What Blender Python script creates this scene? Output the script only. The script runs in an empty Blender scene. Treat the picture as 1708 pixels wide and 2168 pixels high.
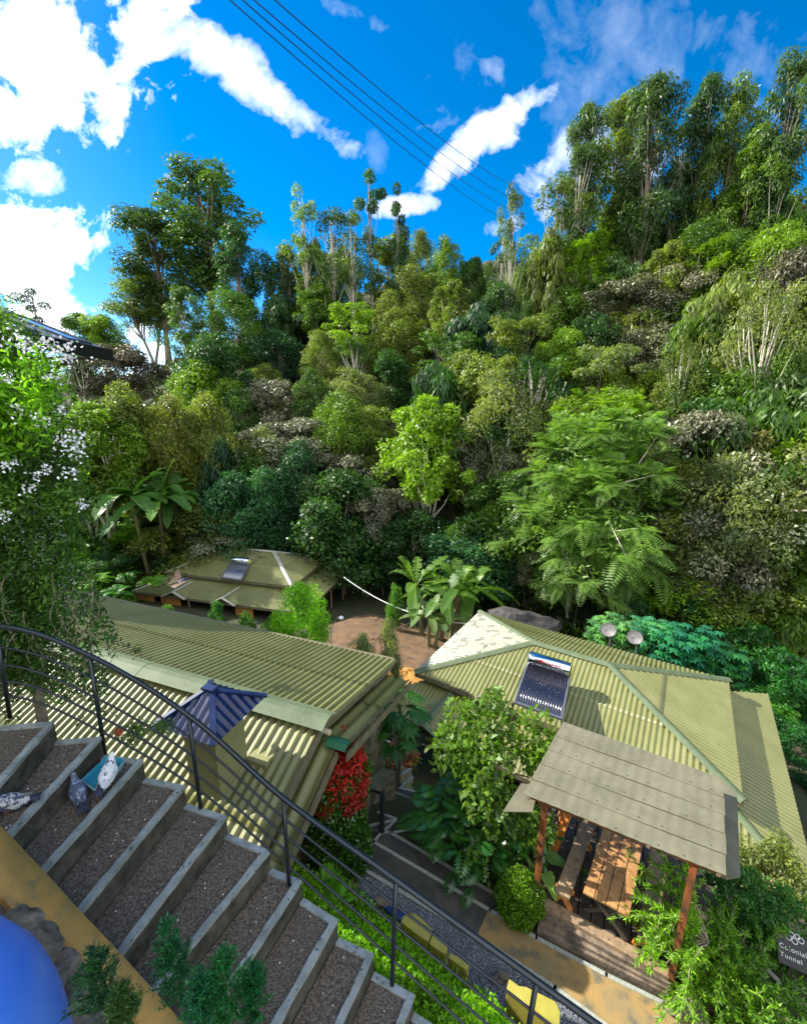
import bpy, math, random
import numpy as np
from mathutils import Vector, Matrix
R = math.radians
C = bpy.context.scene
col = C.collection
rng = np.random.default_rng(7)
random.seed(7)

# ---------------------------------------------------------------- camera
F_PX, CX, CY, PITCH = 900.0, 854.0, 1084.0, R(13.5)
cd = bpy.data.cameras.new('camera'); cam = bpy.data.objects.new('camera', cd); col.objects.link(cam)
cd.sensor_fit = 'VERTICAL'; cd.sensor_height = 36; cd.lens = 36 * F_PX / 2168.0
cd.clip_start = 0.05; cd.clip_end = 3000
cam.location = (0, 0, 0); cam.rotation_euler = (math.pi / 2 - PITCH, 0, 0)
C.camera = cam

# ---------------------------------------------------------------- light
SUN = Vector((-0.74, 0.27, 0.62)).normalized()
sl = bpy.data.lights.new('sun', 'SUN'); sl.energy = 5.0; sl.angle = R(0.5); sl.color = (1.0, 0.94, 0.82)
so = bpy.data.objects.new('sun', sl); col.objects.link(so)
so.rotation_euler = (-SUN).to_track_quat('-Z', 'Y').to_euler(); so.location = (-30, 10, 40)
C.view_settings.view_transform = 'Standard'; C.view_settings.look = 'None'
C.view_settings.gamma = 1; C.view_settings.exposure = 1.1; C.view_settings.use_curve_mapping = False
C.cycles.max_bounces = 7; C.cycles.diffuse_bounces = 3; C.cycles.glossy_bounces = 3
C.cycles.transmission_bounces = 4; C.cycles.transparent_max_bounces = 6
C.cycles.use_denoising = True


def dirv(u, v):
    x = (u - CX) / F_PX; y = (CY - v) / F_PX
    c, s = math.cos(PITCH), math.sin(PITCH)
    return np.array([x, c + y * s, -s + y * c])
def PZ(u, v, z):
    d = dirv(u, v); return d * (z / d[2])
def PY(u, v, y):
    d = dirv(u, v); return d * (y / d[1])
def PT(u, v, t):
    return dirv(u, v) * t


# ---------------------------------------------------------------- world
def build_world():
    w = bpy.data.worlds.new('World'); C.world = w; w.use_nodes = True
    nt = w.node_tree; N = nt.nodes; L = nt.links; N.clear()
    out = N.new('ShaderNodeOutputWorld'); bg = N.new('ShaderNodeBackground')
    sky = N.new('ShaderNodeTexSky'); sky.sky_type = 'NISHITA'; sky.sun_disc = False
    sky.sun_elevation = math.asin(SUN.z); sky.sun_rotation = math.atan2(SUN.x, SUN.y)
    sky.altitude = 1600; sky.air_density = 1.0; sky.dust_density = 1.2; sky.ozone_density = 2.2
    hs = N.new('ShaderNodeHueSaturation'); hs.inputs['Saturation'].default_value = 1.55; hs.inputs['Value'].default_value = 1.0
    L.new(sky.outputs[0], hs.inputs['Color'])
    tc = N.new('ShaderNodeTexCoord'); sep = N.new('ShaderNodeSeparateXYZ'); L.new(tc.outputs['Generated'], sep.inputs[0])
    def math_(op, a, b=None, c=None, clamp=False):
        n = N.new('ShaderNodeMath'); n.operation = op; n.use_clamp = clamp
        for i, q in enumerate((a, b, c)):
            if q is None: continue
            if isinstance(q, (int, float)): n.inputs[i].default_value = q
            else: L.new(q, n.inputs[i])
        return n.outputs[0]
    ay = math_('MAXIMUM', math_('ABSOLUTE', sep.outputs[1]), 0.05)
    px = math_('DIVIDE', sep.outputs[0], ay); pz = math_('DIVIDE', sep.outputs[2], ay)
    cmb = N.new('ShaderNodeCombineXYZ'); L.new(px, cmb.inputs[0]); L.new(pz, cmb.inputs[1])
    def noise(scale, detail, rough, dist=0.0, off=0.0):
        mp = N.new('ShaderNodeMapping'); L.new(cmb.outputs[0], mp.inputs[0]); mp.inputs['Location'].default_value = (off, off * 1.7, 0)
        n = N.new('ShaderNodeTexNoise'); n.inputs['Scale'].default_value = scale; n.inputs['Detail'].default_value = detail
        n.inputs['Roughness'].default_value = rough; n.inputs['Distortion'].default_value = dist
        L.new(mp.outputs[0], n.inputs['Vector']); return n.outputs['Fac']
    n1 = math_('SUBTRACT', noise(4.2, 9, 0.6, 0.5), 0.5)
    n2 = math_('SUBTRACT', noise(13, 7, 0.6, 0.6, 3.1), 0.5)
    nn = math_('ADD', math_('MULTIPLY', n1, 5.0), math_('MULTIPLY', n2, 2.2))
    def pp(u, v):
        d = dirv(u, v); return np.array([d[0] / d[1], d[2] / d[1]])
    # centre u,v, semi axes px, tilt, strength, softness
    clouds = [(90, 110, 300, 165, 8, 1.9, .8), (20, 240, 210, 95, 0, 1.7, .8), (400, 95, 150, 52, 14, .85, .9),
              (545, 185, 120, 42, 42, .75, .9), (655, 262, 95, 30, 25, .5, 1.6), (385, 298, 90, 14, -10, .35, 1.6),
              (70, 375, 78, 42, 8, .95, .7), (20, 560, 270, 135, 25, 2.0, .9), (90, 640, 220, 90, 22, 2.0, .9),
              (1010, 300, 175, 52, -42, 1.15, .45), (1110, 215, 75, 26, -25, .85, .9), (1035, 165, 95, 26, -70, .3, 1.6),
              (935, 250, 60, 34, -40, .3, 1.6), (865, 435, 75, 26, -6, .9, .7), (1140, 410, 60, 75, 20, .8, .8),
              (1075, 470, 80, 30, -10, .7, .8), (1290, 330, 120, 60, 0, .5, 1.0), (1420, 130, 330, 110, -8, .12, 2.2),
              (345, 372, 26, 10, 10, .6, .8), (740, 20, 60, 22, 30, .22, 1.8), (795, 300, 18, 50, -10, .1, 1.8)]
    total = None
    for (u, v, a, b, ang, st, soft) in clouds:
        p0 = pp(u, v); ca, sa = math.cos(R(ang)), math.sin(R(ang))
        e1 = pp(u + a * ca, v + a * sa) - p0; e2 = pp(u - b * sa, v + b * ca) - p0
        M = np.linalg.inv(np.array([e1, e2]).T)
        l = []
        for i in range(2):
            k = -(M[i] @ p0)
            t = math_('MULTIPLY_ADD', px, float(M[i, 0]), float(k))
            l.append(math_('MULTIPLY_ADD', pz, float(M[i, 1]), t))
        r2 = math_('ADD', math_('MULTIPLY', l[0], l[0]), math_('MULTIPLY', l[1], l[1]))
        q = math_('SUBTRACT', 1.0, r2)
        q = math_('ADD', q, math_('MULTIPLY', nn, 1.35 * soft + .3))
        q = math_('DIVIDE', q, soft * 1.5 + .5, clamp=True)
        q = math_('MULTIPLY', q, st)
        total = q if total is None else math_('MAXIMUM', total, q)
    tot = math_('MINIMUM', total, 1.0)
    behind = math_('MULTIPLY', math_('DIVIDE', math_('SUBTRACT', -0.02, sep.outputs[1]), 0.25, clamp=True), 0.85)  # unseen white cover behind the camera, added as neutral fill light
    tot = math_('MAXIMUM', tot, behind)
    tot = math_('MULTIPLY', tot, math_('GREATER_THAN', sep.outputs[2], 0.0))
    mix = N.new('ShaderNodeMix'); mix.data_type = 'RGBA'; L.new(tot, mix.inputs['Factor'])
    L.new(hs.outputs[0], mix.inputs['A']); mix.inputs['B'].default_value = (9.6, 9.8, 10.0, 1)
    L.new(mix.outputs['Result'], bg.inputs['Color']); bg.inputs['Strength'].default_value = 0.115
    L.new(bg.outputs[0], out.inputs[0])
build_world()

# ---------------------------------------------------------------- materials
def mat(name, color, rough=.6, metal=0.0, spec=.5, var=None, scale=8, detail=5, bump=0, bscale=60, coat=0, ramp=(.35, .65), extra=None):
    m = bpy.data.materials.new(name); m.use_nodes = True
    nt = m.node_tree; N = nt.nodes; L = nt.links
    p = N['Principled BSDF']; p.inputs['Roughness'].default_value = rough; p.inputs['Metallic'].default_value = metal
    p.inputs['Specular IOR Level'].default_value = spec
    p.inputs['Base Color'].default_value = (*color, 1)
    tc = N.new('ShaderNodeTexCoord')
    if var is not None:
        n = N.new('ShaderNodeTexNoise'); n.inputs['Scale'].default_value = scale; n.inputs['Detail'].default_value = detail
        n.inputs['Roughness'].default_value = .65
        L.new(tc.outputs['Object'], n.inputs['Vector'])
        cr = N.new('ShaderNodeValToRGB'); cr.color_ramp.elements[0].position = ramp[0]; cr.color_ramp.elements[1].position = ramp[1]
        cr.color_ramp.elements[0].color = (*color, 1); cr.color_ramp.elements[1].color = (*var, 1)
        L.new(n.outputs['Fac'], cr.inputs[0]); src = cr.outputs[0]
        if extra is not None:   # a second layer of spots: (color, scale, lo, hi)
            n3 = N.new('ShaderNodeTexNoise'); n3.inputs['Scale'].default_value = extra[1]; n3.inputs['Detail'].default_value = 4
            L.new(tc.outputs['Object'], n3.inputs['Vector'])
            c3 = N.new('ShaderNodeValToRGB'); c3.color_ramp.elements[0].position = extra[2]; c3.color_ramp.elements[1].position = extra[3]
            L.new(n3.outputs['Fac'], c3.inputs[0])
            mx = N.new('ShaderNodeMix'); mx.data_type = 'RGBA'; L.new(c3.outputs[0], mx.inputs['Factor'])
            L.new(src, mx.inputs['A']); mx.inputs['B'].default_value = (*extra[0], 1); src = mx.outputs['Result']
        L.new(src, p.inputs['Base Color'])
    if bump:
        n2 = N.new('ShaderNodeTexNoise'); n2.inputs['Scale'].default_value = bscale; n2.inputs['Detail'].default_value = 6
        L.new(tc.outputs['Object'], n2.inputs['Vector'])
        b = N.new('ShaderNodeBump'); b.inputs['Strength'].default_value = bump; b.inputs['Distance'].default_value = .02
        L.new(n2.outputs['Fac'], b.inputs['Height']); L.new(b.outputs[0], p.inputs['Normal'])
    if coat: p.inputs['Coat Weight'].default_value = coat
    return m

def leaf_mat(name, trans=.35, rough=.45, spec=.4, color=None, dark=.34, hue=(1.6, 1.5, .75)):
    """foliage: object colour, varied leaf by leaf and clump by clump"""
    m = bpy.data.materials.new(name); m.use_nodes = True
    nt = m.node_tree; N = nt.nodes; L = nt.links; N.clear()
    out = N.new('ShaderNodeOutputMaterial'); p = N.new('ShaderNodeBsdfPrincipled'); tr = N.new('ShaderNodeBsdfTranslucent')
    p.inputs['Roughness'].default_value = rough; p.inputs['Specular IOR Level'].default_value = spec
    if color is None:
        oi = N.new('ShaderNodeObjectInfo'); base = oi.outputs['Color']
    else:
        rg = N.new('ShaderNodeRGB'); rg.outputs[0].default_value = (*color, 1); base = rg.outputs[0]
    at = N.new('ShaderNodeAttribute'); at.attribute_name = 'tone'
    cr = N.new('ShaderNodeValToRGB'); e = cr.color_ramp.elements
    e[0].position = 0; e[0].color = (dark, dark * .98, dark * .85, 1); e[1].position = 1; e[1].color = (*hue, 1)
    k = cr.color_ramp.elements.new(.5); k.color = (1.0, 1.05, .95, 1)
    L.new(at.outputs['Fac'], cr.inputs[0])
    mx = N.new('ShaderNodeMix'); mx.data_type = 'RGBA'; mx.blend_type = 'MULTIPLY'; mx.inputs['Factor'].default_value = 1
    L.new(base, mx.inputs['A']); L.new(cr.outputs[0], mx.inputs['B'])
    L.new(mx.outputs['Result'], p.inputs['Base Color'])
    m2 = N.new('ShaderNodeMix'); m2.data_type = 'RGBA'; m2.blend_type = 'MULTIPLY'; m2.inputs['Factor'].default_value = 1
    L.new(mx.outputs['Result'], m2.inputs['A']); m2.inputs['B'].default_value = (1.5, 1.7, .5, 1)
    L.new(m2.outputs['Result'], tr.inputs['Color'])
    ms = N.new('ShaderNodeMixShader'); ms.inputs[0].default_value = trans
    L.new(p.outputs[0], ms.inputs[1]); L.new(tr.outputs[0], ms.inputs[2]); L.new(ms.outputs[0], out.inputs[0])
    return m

M = {}
M['leaf'] = leaf_mat('leaf', trans=.4, rough=.45, spec=.4)
M['leaf_silver'] = leaf_mat('silvery_leaf', trans=.12, rough=.45, spec=.5, hue=(1.85, 1.95, 1.45), dark=.4)
M['leaf_glossy'] = leaf_mat('glossy_leaf', trans=.22, rough=.28, spec=.7)
M['bark'] = mat('bark', (.16, .12, .085), .9, var=(.32, .27, .2), scale=6, bump=.5, bscale=20)
M['bark_pale'] = mat('pale_bark', (.42, .37, .29), .85, var=(.62, .58, .48), scale=3, bump=.4, bscale=20)
M['bark_dark'] = mat('dark_bark', (.055, .045, .035), .9, var=(.12, .095, .07), scale=6)
M['petal'] = mat('white_petal', (.82, .83, .86), .5)
M['red_leaf'] = leaf_mat('red_leaf', trans=.3, rough=.35, color=(.42, .022, .012), dark=.4, hue=(1.8, 1.7, 1.4))
def roof_mat(name, c1, c2, dust):
    return mat(name, c1, .42, var=c2, scale=1.2, detail=8, spec=.45, extra=(dust, 14, .62, .82))
M['roof_olive'] = roof_mat('olive_sheet_metal', (.155, .16, .052), (.20, .205, .08), (.10, .105, .045))
M['cap_green'] = mat('sage_ridge_metal', (.075, .105, .05), .7, var=(.11, .145, .075), scale=3, extra=(.12, .15, .09) and ((.12, .15, .09), 9, .62, .75))
M['cap_pale'] = mat('pale_ridge_metal', (.33, .33, .27), .45, var=(.45, .44, .37), scale=3)
M['gutter_green'] = mat('dark_green_metal', (.02, .12, .05), .35, var=(.03, .16, .07), scale=4)
M['blue_metal'] = mat('navy_sheet_metal', (.006, .014, .06), .35, var=(.012, .028, .10), scale=3, spec=.5)
M['fibre'] = mat('weathered_fibre_sheet', (.115, .11, .07), .7, var=(.165, .155, .10), scale=2.2, detail=8, extra=((.16, .16, .11), 6, .55, .8), bump=.2, bscale=30)
M['fascia'] = mat('fascia_board', (.10, .09, .05), .7, var=(.17, .15, .09), scale=5)
M['steel_black'] = mat('black_painted_steel', (.006, .011, .016), .34, spec=.6, var=(.012, .02, .03), scale=20, extra=((.05, .035, .02), 40, .68, .74))
M['agg'] = mat('exposed_aggregate', (.055, .043, .032), .85, var=(.20, .165, .125), scale=55, detail=4, ramp=(.4, .62), bump=.9, bscale=70, extra=((.35, .31, .27), 120, .66, .72))
M['nosing'] = mat('worn_concrete_edge', (.19, .215, .20), .75, var=(.33, .37, .36), scale=6, extra=((.03, .035, .03), 30, .62, .7), bump=.3)
M['riser'] = mat('mossy_concrete', (.028, .026, .018), .9, var=(.10, .092, .066), scale=7, bump=.4, extra=((.025, .025, .016), 4, .5, .7))
M['ochre'] = mat('ochre_cement', (.27, .18, .055), .75, var=(.46, .25, .05), scale=5, detail=9, bump=.15, bscale=40, extra=((.17, .14, .07), 8, .58, .75))
M['ochre_path'] = mat('ochre_and_sunlit_paving', (.20, .16, .08), .8, var=(.36, .21, .055), scale=2.5, detail=10, extra=((.10, .10, .075), 5, .5, .7), bump=.3)
M['asphalt'] = mat('dark_paving', (.035, .036, .033), .85, var=(.075, .07, .062), scale=2.5, detail=10, bump=.3, bscale=90, extra=((.13, .12, .11), 90, .68, .74))
M['line'] = mat('pale_cement_line', (.22, .235, .21), .8, var=(.34, .36, .32), scale=20)
M['gravel'] = mat('blue_gravel', (.045, .055, .075), .8, var=(.22, .24, .27), scale=45, detail=3, ramp=(.45, .6), bump=1, bscale=60)
M['pebble'] = mat('pebble_stone', (.10, .11, .13), .7, var=(.28, .29, .30), scale=9)
M['slate'] = mat('blue_slate', (.012, .03, .10), .35, var=(.03, .06, .16), scale=5)
M['yellow'] = mat('yellow_painted_stone', (.30, .27, .035), .6, var=(.38, .32, .06), scale=4, extra=((.2, .17, .05), 12, .62, .75))
M['rock'] = mat('brown_rock', (.10, .085, .065), .9, var=(.24, .2, .15), scale=7, bump=.9, bscale=14, extra=((.05, .045, .035), 11, .5, .65))
M['masonry'] = mat('rubble_stone', (.07, .065, .045), .9, var=(.24, .21, .14), scale=5, bump=.7, bscale=14)
M['blue_tank'] = mat('blue_plastic', (.07, .24, .92), .32, var=(.10, .3, .95), scale=3, spec=.6)
M['tray'] = mat('turquoise_enamel', (.03, .30, .42), .3, var=(.04, .36, .48), scale=6)
M['tray_rim'] = mat('chalky_tray_rim', (.22, .35, .36), .5)
M['water'] = mat('shallow_water', (.02, .22, .33), .03, spec=.8)
M['wood_orange'] = mat('oiled_orange_timber', (.50, .15, .025), .5, var=(.66, .26, .06), scale=9, extra=((.22, .07, .02), 14, .5, .75))
M['wood_post'] = mat('dark_oiled_post', (.05, .028, .018), .6, var=(.26, .075, .015), scale=4, detail=8)
M['wood_brown'] = mat('weathered_brown_plank', (.20, .14, .085), .7, var=(.34, .23, .14), scale=7, extra=((.06, .042, .028), 16, .58, .72))
M['wood_table'] = mat('honey_plank', (.28, .135, .05), .5, var=(.46, .25, .10), scale=6, extra=((.12, .06, .03), 13, .58, .72))
M['wood_dark'] = mat('dark_deck_board', (.035, .026, .02), .8, var=(.08, .06, .045), scale=6)
M['sleeper'] = mat('grey_sleeper_timber', (.07, .055, .04), .85, var=(.22, .165, .12), scale=7, bump=.6, bscale=25)
M['white_wall'] = mat('lime_washed_wall', (.66, .68, .70), .9, var=(.52, .53, .52), scale=1.5)
M['cream_wall'] = mat('cream_plaster', (.48, .42, .27), .9, var=(.56, .5, .34), scale=2)
M['olive_wall'] = mat('olive_plaster', (.19, .19, .075), .85, var=(.26, .25, .11), scale=3)
M['orange_wall'] = mat('orange_plaster', (.50, .22, .04), .85, var=(.36, .16, .04), scale=2)
M['slate_roof'] = mat('dark_slate_roof', (.03, .04, .055), .45, var=(.06, .07, .09), scale=6)
M['glass'] = mat('sky_glass', (.12, .20, .30), .08, spec=1.0, metal=.5)
M['window_dark'] = mat('dark_window_glass', (.012, .016, .018), .1, spec=.8)
M['chrome'] = mat('polished_steel', (.62, .66, .72), .16, metal=1.0)
M['tube'] = mat('black_glass_tube', (.02, .018, .03), .12, spec=1.0)
M['tube_rail'] = mat('grey_aluminium', (.42, .42, .46), .35, metal=.8)
M['yellow_cap'] = mat('yellow_foam', (.5, .45, .12), .7)
M['red_print'] = mat('red_print', (.7, .01, .03), .5)
M['dish'] = mat('grey_dish_mesh', (.17, .16, .16), .6, var=(.10, .095, .10), scale=9, metal=.3)
M['cable'] = mat('black_cable', (.02, .02, .025), .6)
M['cable_white'] = mat('white_cable', (.7, .72, .7), .6)
M['sign_black'] = mat('black_sign_board', (.006, .006, .006), .5)
M['sign_white'] = mat('white_sign_paint', (.6, .6, .58), .6)
M['dirt_orange'] = mat('orange_clay', (.34, .16, .04), .95, var=(.48, .24, .06), scale=1.5, bump=.6, bscale=5)
M['teal_paint'] = mat('teal_paint', (.02, .35, .24), .4)


# ---------------------------------------------------------------- mesh builder
ORG = {}
class MB:
    def __init__(s): s.v = []; s.f = []
    def add(s, vs, fs):
        b = len(s.v); s.v += [tuple(map(float, p)) for p in vs]; s.f += [tuple(b + i for i in f) for f in fs]; return s
    def box(s, c, size, rot=None):
        x, y, z = [q / 2 for q in size]
        vs = [Vector(p) for p in ((-x, -y, -z), (x, -y, -z), (x, y, -z), (-x, y, -z), (-x, -y, z), (x, -y, z), (x, y, z), (-x, y, z))]
        if rot is not None: vs = [rot @ p for p in vs]
        vs = [p + Vector(tuple(map(float, c))) for p in vs]
        return s.add(vs, [(3, 2, 1, 0), (4, 5, 6, 7), (0, 1, 5, 4), (1, 2, 6, 5), (2, 3, 7, 6), (3, 0, 4, 7)])
    def beam(s, a, b, w, h, up=(0, 0, 1)):
        a = Vector(tuple(map(float, a))); b = Vector(tuple(map(float, b))); d = (b - a).normalized(); u = Vector(up)
        sd = d.cross(u)
        if sd.length < 1e-4: sd = d.cross(Vector((0, 1, 0)))
        sd.normalize(); u2 = sd.cross(d).normalized()
        vs = [p + sd * (w / 2) * i + u2 * (h / 2) * j for p in (a, b) for i, j in ((-1, -1), (1, -1), (1, 1), (-1, 1))]
        return s.add(vs, [(3, 2, 1, 0), (4, 5, 6, 7), (0, 1, 5, 4), (1, 2, 6, 5), (2, 3, 7, 6), (3, 0, 4, 7)])
    def tube(s, pts, rad, n=8, cap=True):
        pts = [Vector(tuple(map(float, p))) for p in pts]; m = len(pts)
        if not hasattr(rad, '__len__'): rad = [rad] * m
        vs = []; prev = None
        for i, p in enumerate(pts):
            d = (pts[min(i + 1, m - 1)] - pts[max(i - 1, 0)])
            if d.length < 1e-9: d = Vector((0, 0, 1))
            d.normalize()
            if prev is None:
                prev = d.cross(Vector((0, 0, 1)))
                if prev.length < .05: prev = d.cross(Vector((0, 1, 0)))
            sd = (prev - d * prev.dot(d)).normalized(); prev = sd; up = d.cross(sd)
            for k in range(n):
                a = 2 * math.pi * k / n; vs.append(p + (sd * math.cos(a) + up * math.sin(a)) * rad[i])
        fs = [(i * n + k, i * n + (k + 1) % n, (i + 1) * n + (k + 1) % n, (i + 1) * n + k) for i in range(m - 1) for k in range(n)]
        if cap: fs += [tuple(range(n - 1, -1, -1)), tuple((m - 1) * n + k for k in range(n))]
        return s.add(vs, fs)
    def prism(s, poly, z0, z1):
        """poly of (x,y) or (x,y,ztop): closed solid between z0 (number, or offset below the top when poly is 3-D) and z1"""
        n = len(poly)
        top = [(p[0], p[1], p[2] if len(p) > 2 else z1) for p in poly]
        bot = [(p[0], p[1], z0 if len(p) < 3 else (z0 if z1 is None else p[2] - z1)) for p in poly]
        area = sum(top[i][0] * top[(i + 1) % n][1] - top[(i + 1) % n][0] * top[i][1] for i in range(n))
        if area < 0: top.reverse(); bot.reverse()
        return s.add(top + bot, [tuple(range(n)), tuple(range(2 * n - 1, n - 1, -1))] + [(i, n + i, n + (i + 1) % n, (i + 1) % n) for i in range(n)])
    def sheet(s, g):
        """g: rows of points"""
        a = len(g); b = len(g[0])
        return s.add([p for r in g for p in r], [(i * b + j, i * b + j + 1, (i + 1) * b + j + 1, (i + 1) * b + j) for i in range(a - 1) for j in range(b - 1)])
    def blob(s, c, r, n=10, jit=.12, seed=0):
        q = random.Random(seed); r = r if hasattr(r, '__len__') else (r, r, r)
        ph = [q.uniform(0, 6) for _ in range(6)]
        vs = []; m = n // 2 + 1
        for i in range(1, m):
            th = math.pi * i / m
            for k in range(n):
                a = 2 * math.pi * k / n
                d = (math.sin(th) * math.cos(a), math.sin(th) * math.sin(a), math.cos(th))
                h = 1 + jit * (math.sin(2.3 * d[0] * 2 + ph[0]) + math.sin(3.1 * d[1] * 2 + ph[1]) + math.sin(2.7 * d[2] * 2 + ph[2])) / 1.5 + q.uniform(-jit, jit) * .5
                vs.append([c[j] + d[j] * r[j] * h for j in range(3)])
        t = len(vs); vs += [[c[0], c[1], c[2] + r[2]], [c[0], c[1], c[2] - r[2]]]
        fs = [(i * n + k, (i + 1) * n + k, (i + 1) * n + (k + 1) % n, i * n + (k + 1) % n) for i in range(m - 2) for k in range(n)]
        fs += [(t, k, (k + 1) % n) for k in range(n)] + [(t + 1, (m - 2) * n + (k + 1) % n, (m - 2) * n + k) for k in range(n)]
        return s.add(vs, fs)
    def build(s, name, m, parent=None, smooth=False, bevel=0):
        me = bpy.data.meshes.new(name)
        o0 = ORG.get(parent.name, (0, 0, 0)) if parent else (0, 0, 0)
        me.from_pydata([(p[0] - o0[0], p[1] - o0[1], p[2] - o0[2]) for p in s.v], [], s.f); me.update()
        if smooth: me.polygons.foreach_set('use_smooth', [True] * len(me.polygons))
        me.materials.append(M[m] if isinstance(m, str) else m)
        o = bpy.data.objects.new(name, me); col.objects.link(o)
        if parent: o.parent = parent; ORG[o.name] = o0
        if bevel:
            b = o.modifiers.new('bevel', 'BEVEL'); b.width = bevel; b.segments = 2; b.limit_method = 'ANGLE'
        return o

def tag(o, label=None, cat=None, group=None, kind=None):
    if label: o['label'] = label
    if cat: o['category'] = cat
    if group: o['group'] = group
    if kind: o['kind'] = kind
    return o
def thing(name, loc, label, cat, group=None):
    o = bpy.data.objects.new(name, None); col.objects.link(o); o.location = tuple(map(float, loc)); o.empty_display_size = .2
    ORG[o.name] = tuple(map(float, loc)); return tag(o, label, cat, group)

# ---------------------------------------------------------------- leaves (numpy)
def unit(a):
    return a / np.maximum(np.linalg.norm(a, axis=-1, keepdims=True), 1e-9)
def leaf_arrays(P, D, Nn, length, width, tone, fold=.25):
    """P base points, D leaf direction, Nn normal, arrays; -> verts, quads, tone per vertex"""
    n = len(P); D = unit(D); S = unit(np.cross(D, Nn)); U = np.cross(S, D)
    length = np.broadcast_to(length, n)[:, None]; width = np.broadcast_to(width, n)[:, None]
    mid = P + D * length * .45
    v = np.stack([P, mid + S * width * .5 + U * width * fold, P + D * length - U * length * .08, mid - S * width * .5 + U * width * fold], 1).reshape(-1, 3)
    f = np.arange(n * 4).reshape(n, 4)
    return v, f, np.repeat(np.broadcast_to(tone, n), 4)
def leaf_mesh(name, parts):
    v = np.concatenate([p[0] for p in parts]); t = np.concatenate([p[2] for p in parts])
    f = []; b = 0
    for p in parts: f.append(p[1] + b); b += len(p[0])
    f = np.concatenate(f); nf = len(f)
    me = bpy.data.meshes.new(name); me.vertices.add(len(v)); me.vertices.foreach_set('co', v.astype('f').ravel())
    me.loops.add(nf * 4); me.loops.foreach_set('vertex_index', f.astype('i').ravel())
    me.polygons.add(nf); me.polygons.foreach_set('loop_start', np.arange(0, nf * 4, 4).astype('i')); me.polygons.foreach_set('loop_total', np.full(nf, 4, 'i'))
    a = me.attributes.new('tone', 'FLOAT', 'POINT'); a.data.foreach_set('value', np.clip(t, 0, 1).astype('f'))
    me.update(calc_edges=True); return me
def rdir(n, up=0.0):
    a = rng.normal(size=(n, 3)); a[:, 2] += up; return unit(a)
def clump_leaves(cs, rad, per, L, W, flat=.75, up=.6, droop=0.0, tspread=.5, rnd=.8, shell=.55):
    """leaf cards around clump centres cs (n,3)"""
    n = len(cs); c = np.repeat(cs, per, 0); rr = np.repeat(np.broadcast_to(rad, n) * rng.uniform(.6, 1.3, n), per)
    d = rdir(n * per, .25); k = rng.uniform(shell, 1.0, n * per)
    off = d * (rr * k)[:, None]; off[:, 2] *= flat
    P = c + off
    nor = unit(d + np.array([0, 0, up]) + rng.normal(size=d.shape) * rnd * .6)
    dd = np.cross(nor, rng.normal(size=d.shape)); dd = unit(dd) + d * .5; dd[:, 2] -= droop
    tone = np.repeat(rng.uniform(.5 - tspread / 2, .5 + tspread / 2, n), per) + rng.normal(0, .16, n * per)
    s = rng.uniform(.65, 1.25, n * per)
    return leaf_arrays(P, dd, nor, L * s, W * s, tone)
def fronds(bases, dirs, length, pairs, lw, ll, sag=.5, tone=.5):
    """pinnate leaves: a rachis with pairs of leaflets"""
    out = []; n = len(bases); dirs = unit(dirs)
    side = unit(np.cross(dirs, np.array([0, 0, 1.0]) + rng.normal(size=(n, 3)) * .15))
    length = np.broadcast_to(length, n); tone = np.broadcast_to(tone, n) + rng.normal(0, .12, n)
    for k in range(1, pairs + 1):
        t = k / pairs
        p = bases + dirs * (length * t)[:, None]; p[:, 2] -= sag * length * t * t
        tan = dirs.copy(); tan[:, 2] -= 2 * sag * t; tan = unit(tan)
        up = unit(np.cross(side, tan))
        s = (math.sin(math.pi * (t * .85 + .12)) ** .6)
        for sg in (-1, 1):
            D = side * sg + tan * .45 - up * .15
            out.append(leaf_arrays(p, D, up, ll * s * length, lw * length, tone + rng.normal(0, .06, n), fold=.1))
    return out
def leafobj(name, me, m, parent=None, color=None):
    me.materials.append(M[m]); o = bpy.data.objects.new(name, me); col.objects.link(o)
    if parent: o.parent = parent
    if color is not None: o.color = (*color, 1)
    return o
def foliage(name, parts, m, parent=None, color=None):
    """leaf arrays in world coordinates"""
    o0 = np.array(ORG.get(parent.name, (0, 0, 0))) if parent else np.zeros(3)
    parts = [(p[0] - o0, p[1], p[2]) for p in parts]
    return leafobj(name, leaf_mesh(name, parts), m, parent, color)

G = {'bright': (.20, .32, .02), 'lime': (.15, .26, .018), 'mid': (.10, .185, .022), 'green': (.06, .13, .02), 'dark': (.032, .085, .022),
     'deep': (.018, .065, .028), 'olive': (.145, .185, .035), 'silver': (.165, .17, .115), 'brown': (.12, .12, .075), 'pale': (.17, .215, .085),
     'teal': (.03, .10, .045), 'eu': (.06, .115, .032), 'eulight': (.13, .195, .035), 'blue': (.02, .08, .10)}
# ---------------------------------------------------------------- terrain
def elev(s):
    return max(.264 + (.19 * s if s > 0 else .32 * s), .07)
def lerpk(x, xs, ys): return float(np.interp(x, xs, ys))
def ground(x, y):
    d = .35 * x + .94 * y
    z0 = lerpk(d, [-5, 7.2, 8.2, 11, 16, 24, 31, 36], [-8.78, -8.8, -9.4, -12.1, -12.5, -14.2, -15.2, -15.6])
    z0 += 4.0 * lerpk(-x, [19.3, 23, 30, 60], [0, .7, 1.2, 2]) * lerpk(y, [10, 16, 60], [0, 1, 1])
    if y > 5:
        s = x / y; g = 1 + .45 * max(s, 0); q = y * g
        if q > 32:
            top = elev(s) * 83 / g; fr = (q - 33) / 50
            fr = min(max(fr, 0), 1); fs = fr + .035 * math.sin(fr * 9) * (1 - fr)
            z0 = z0 + (top - z0) * max(fs, 0)
            if q > 83: z0 = top - (q - 83) * .12
    return z0
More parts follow.
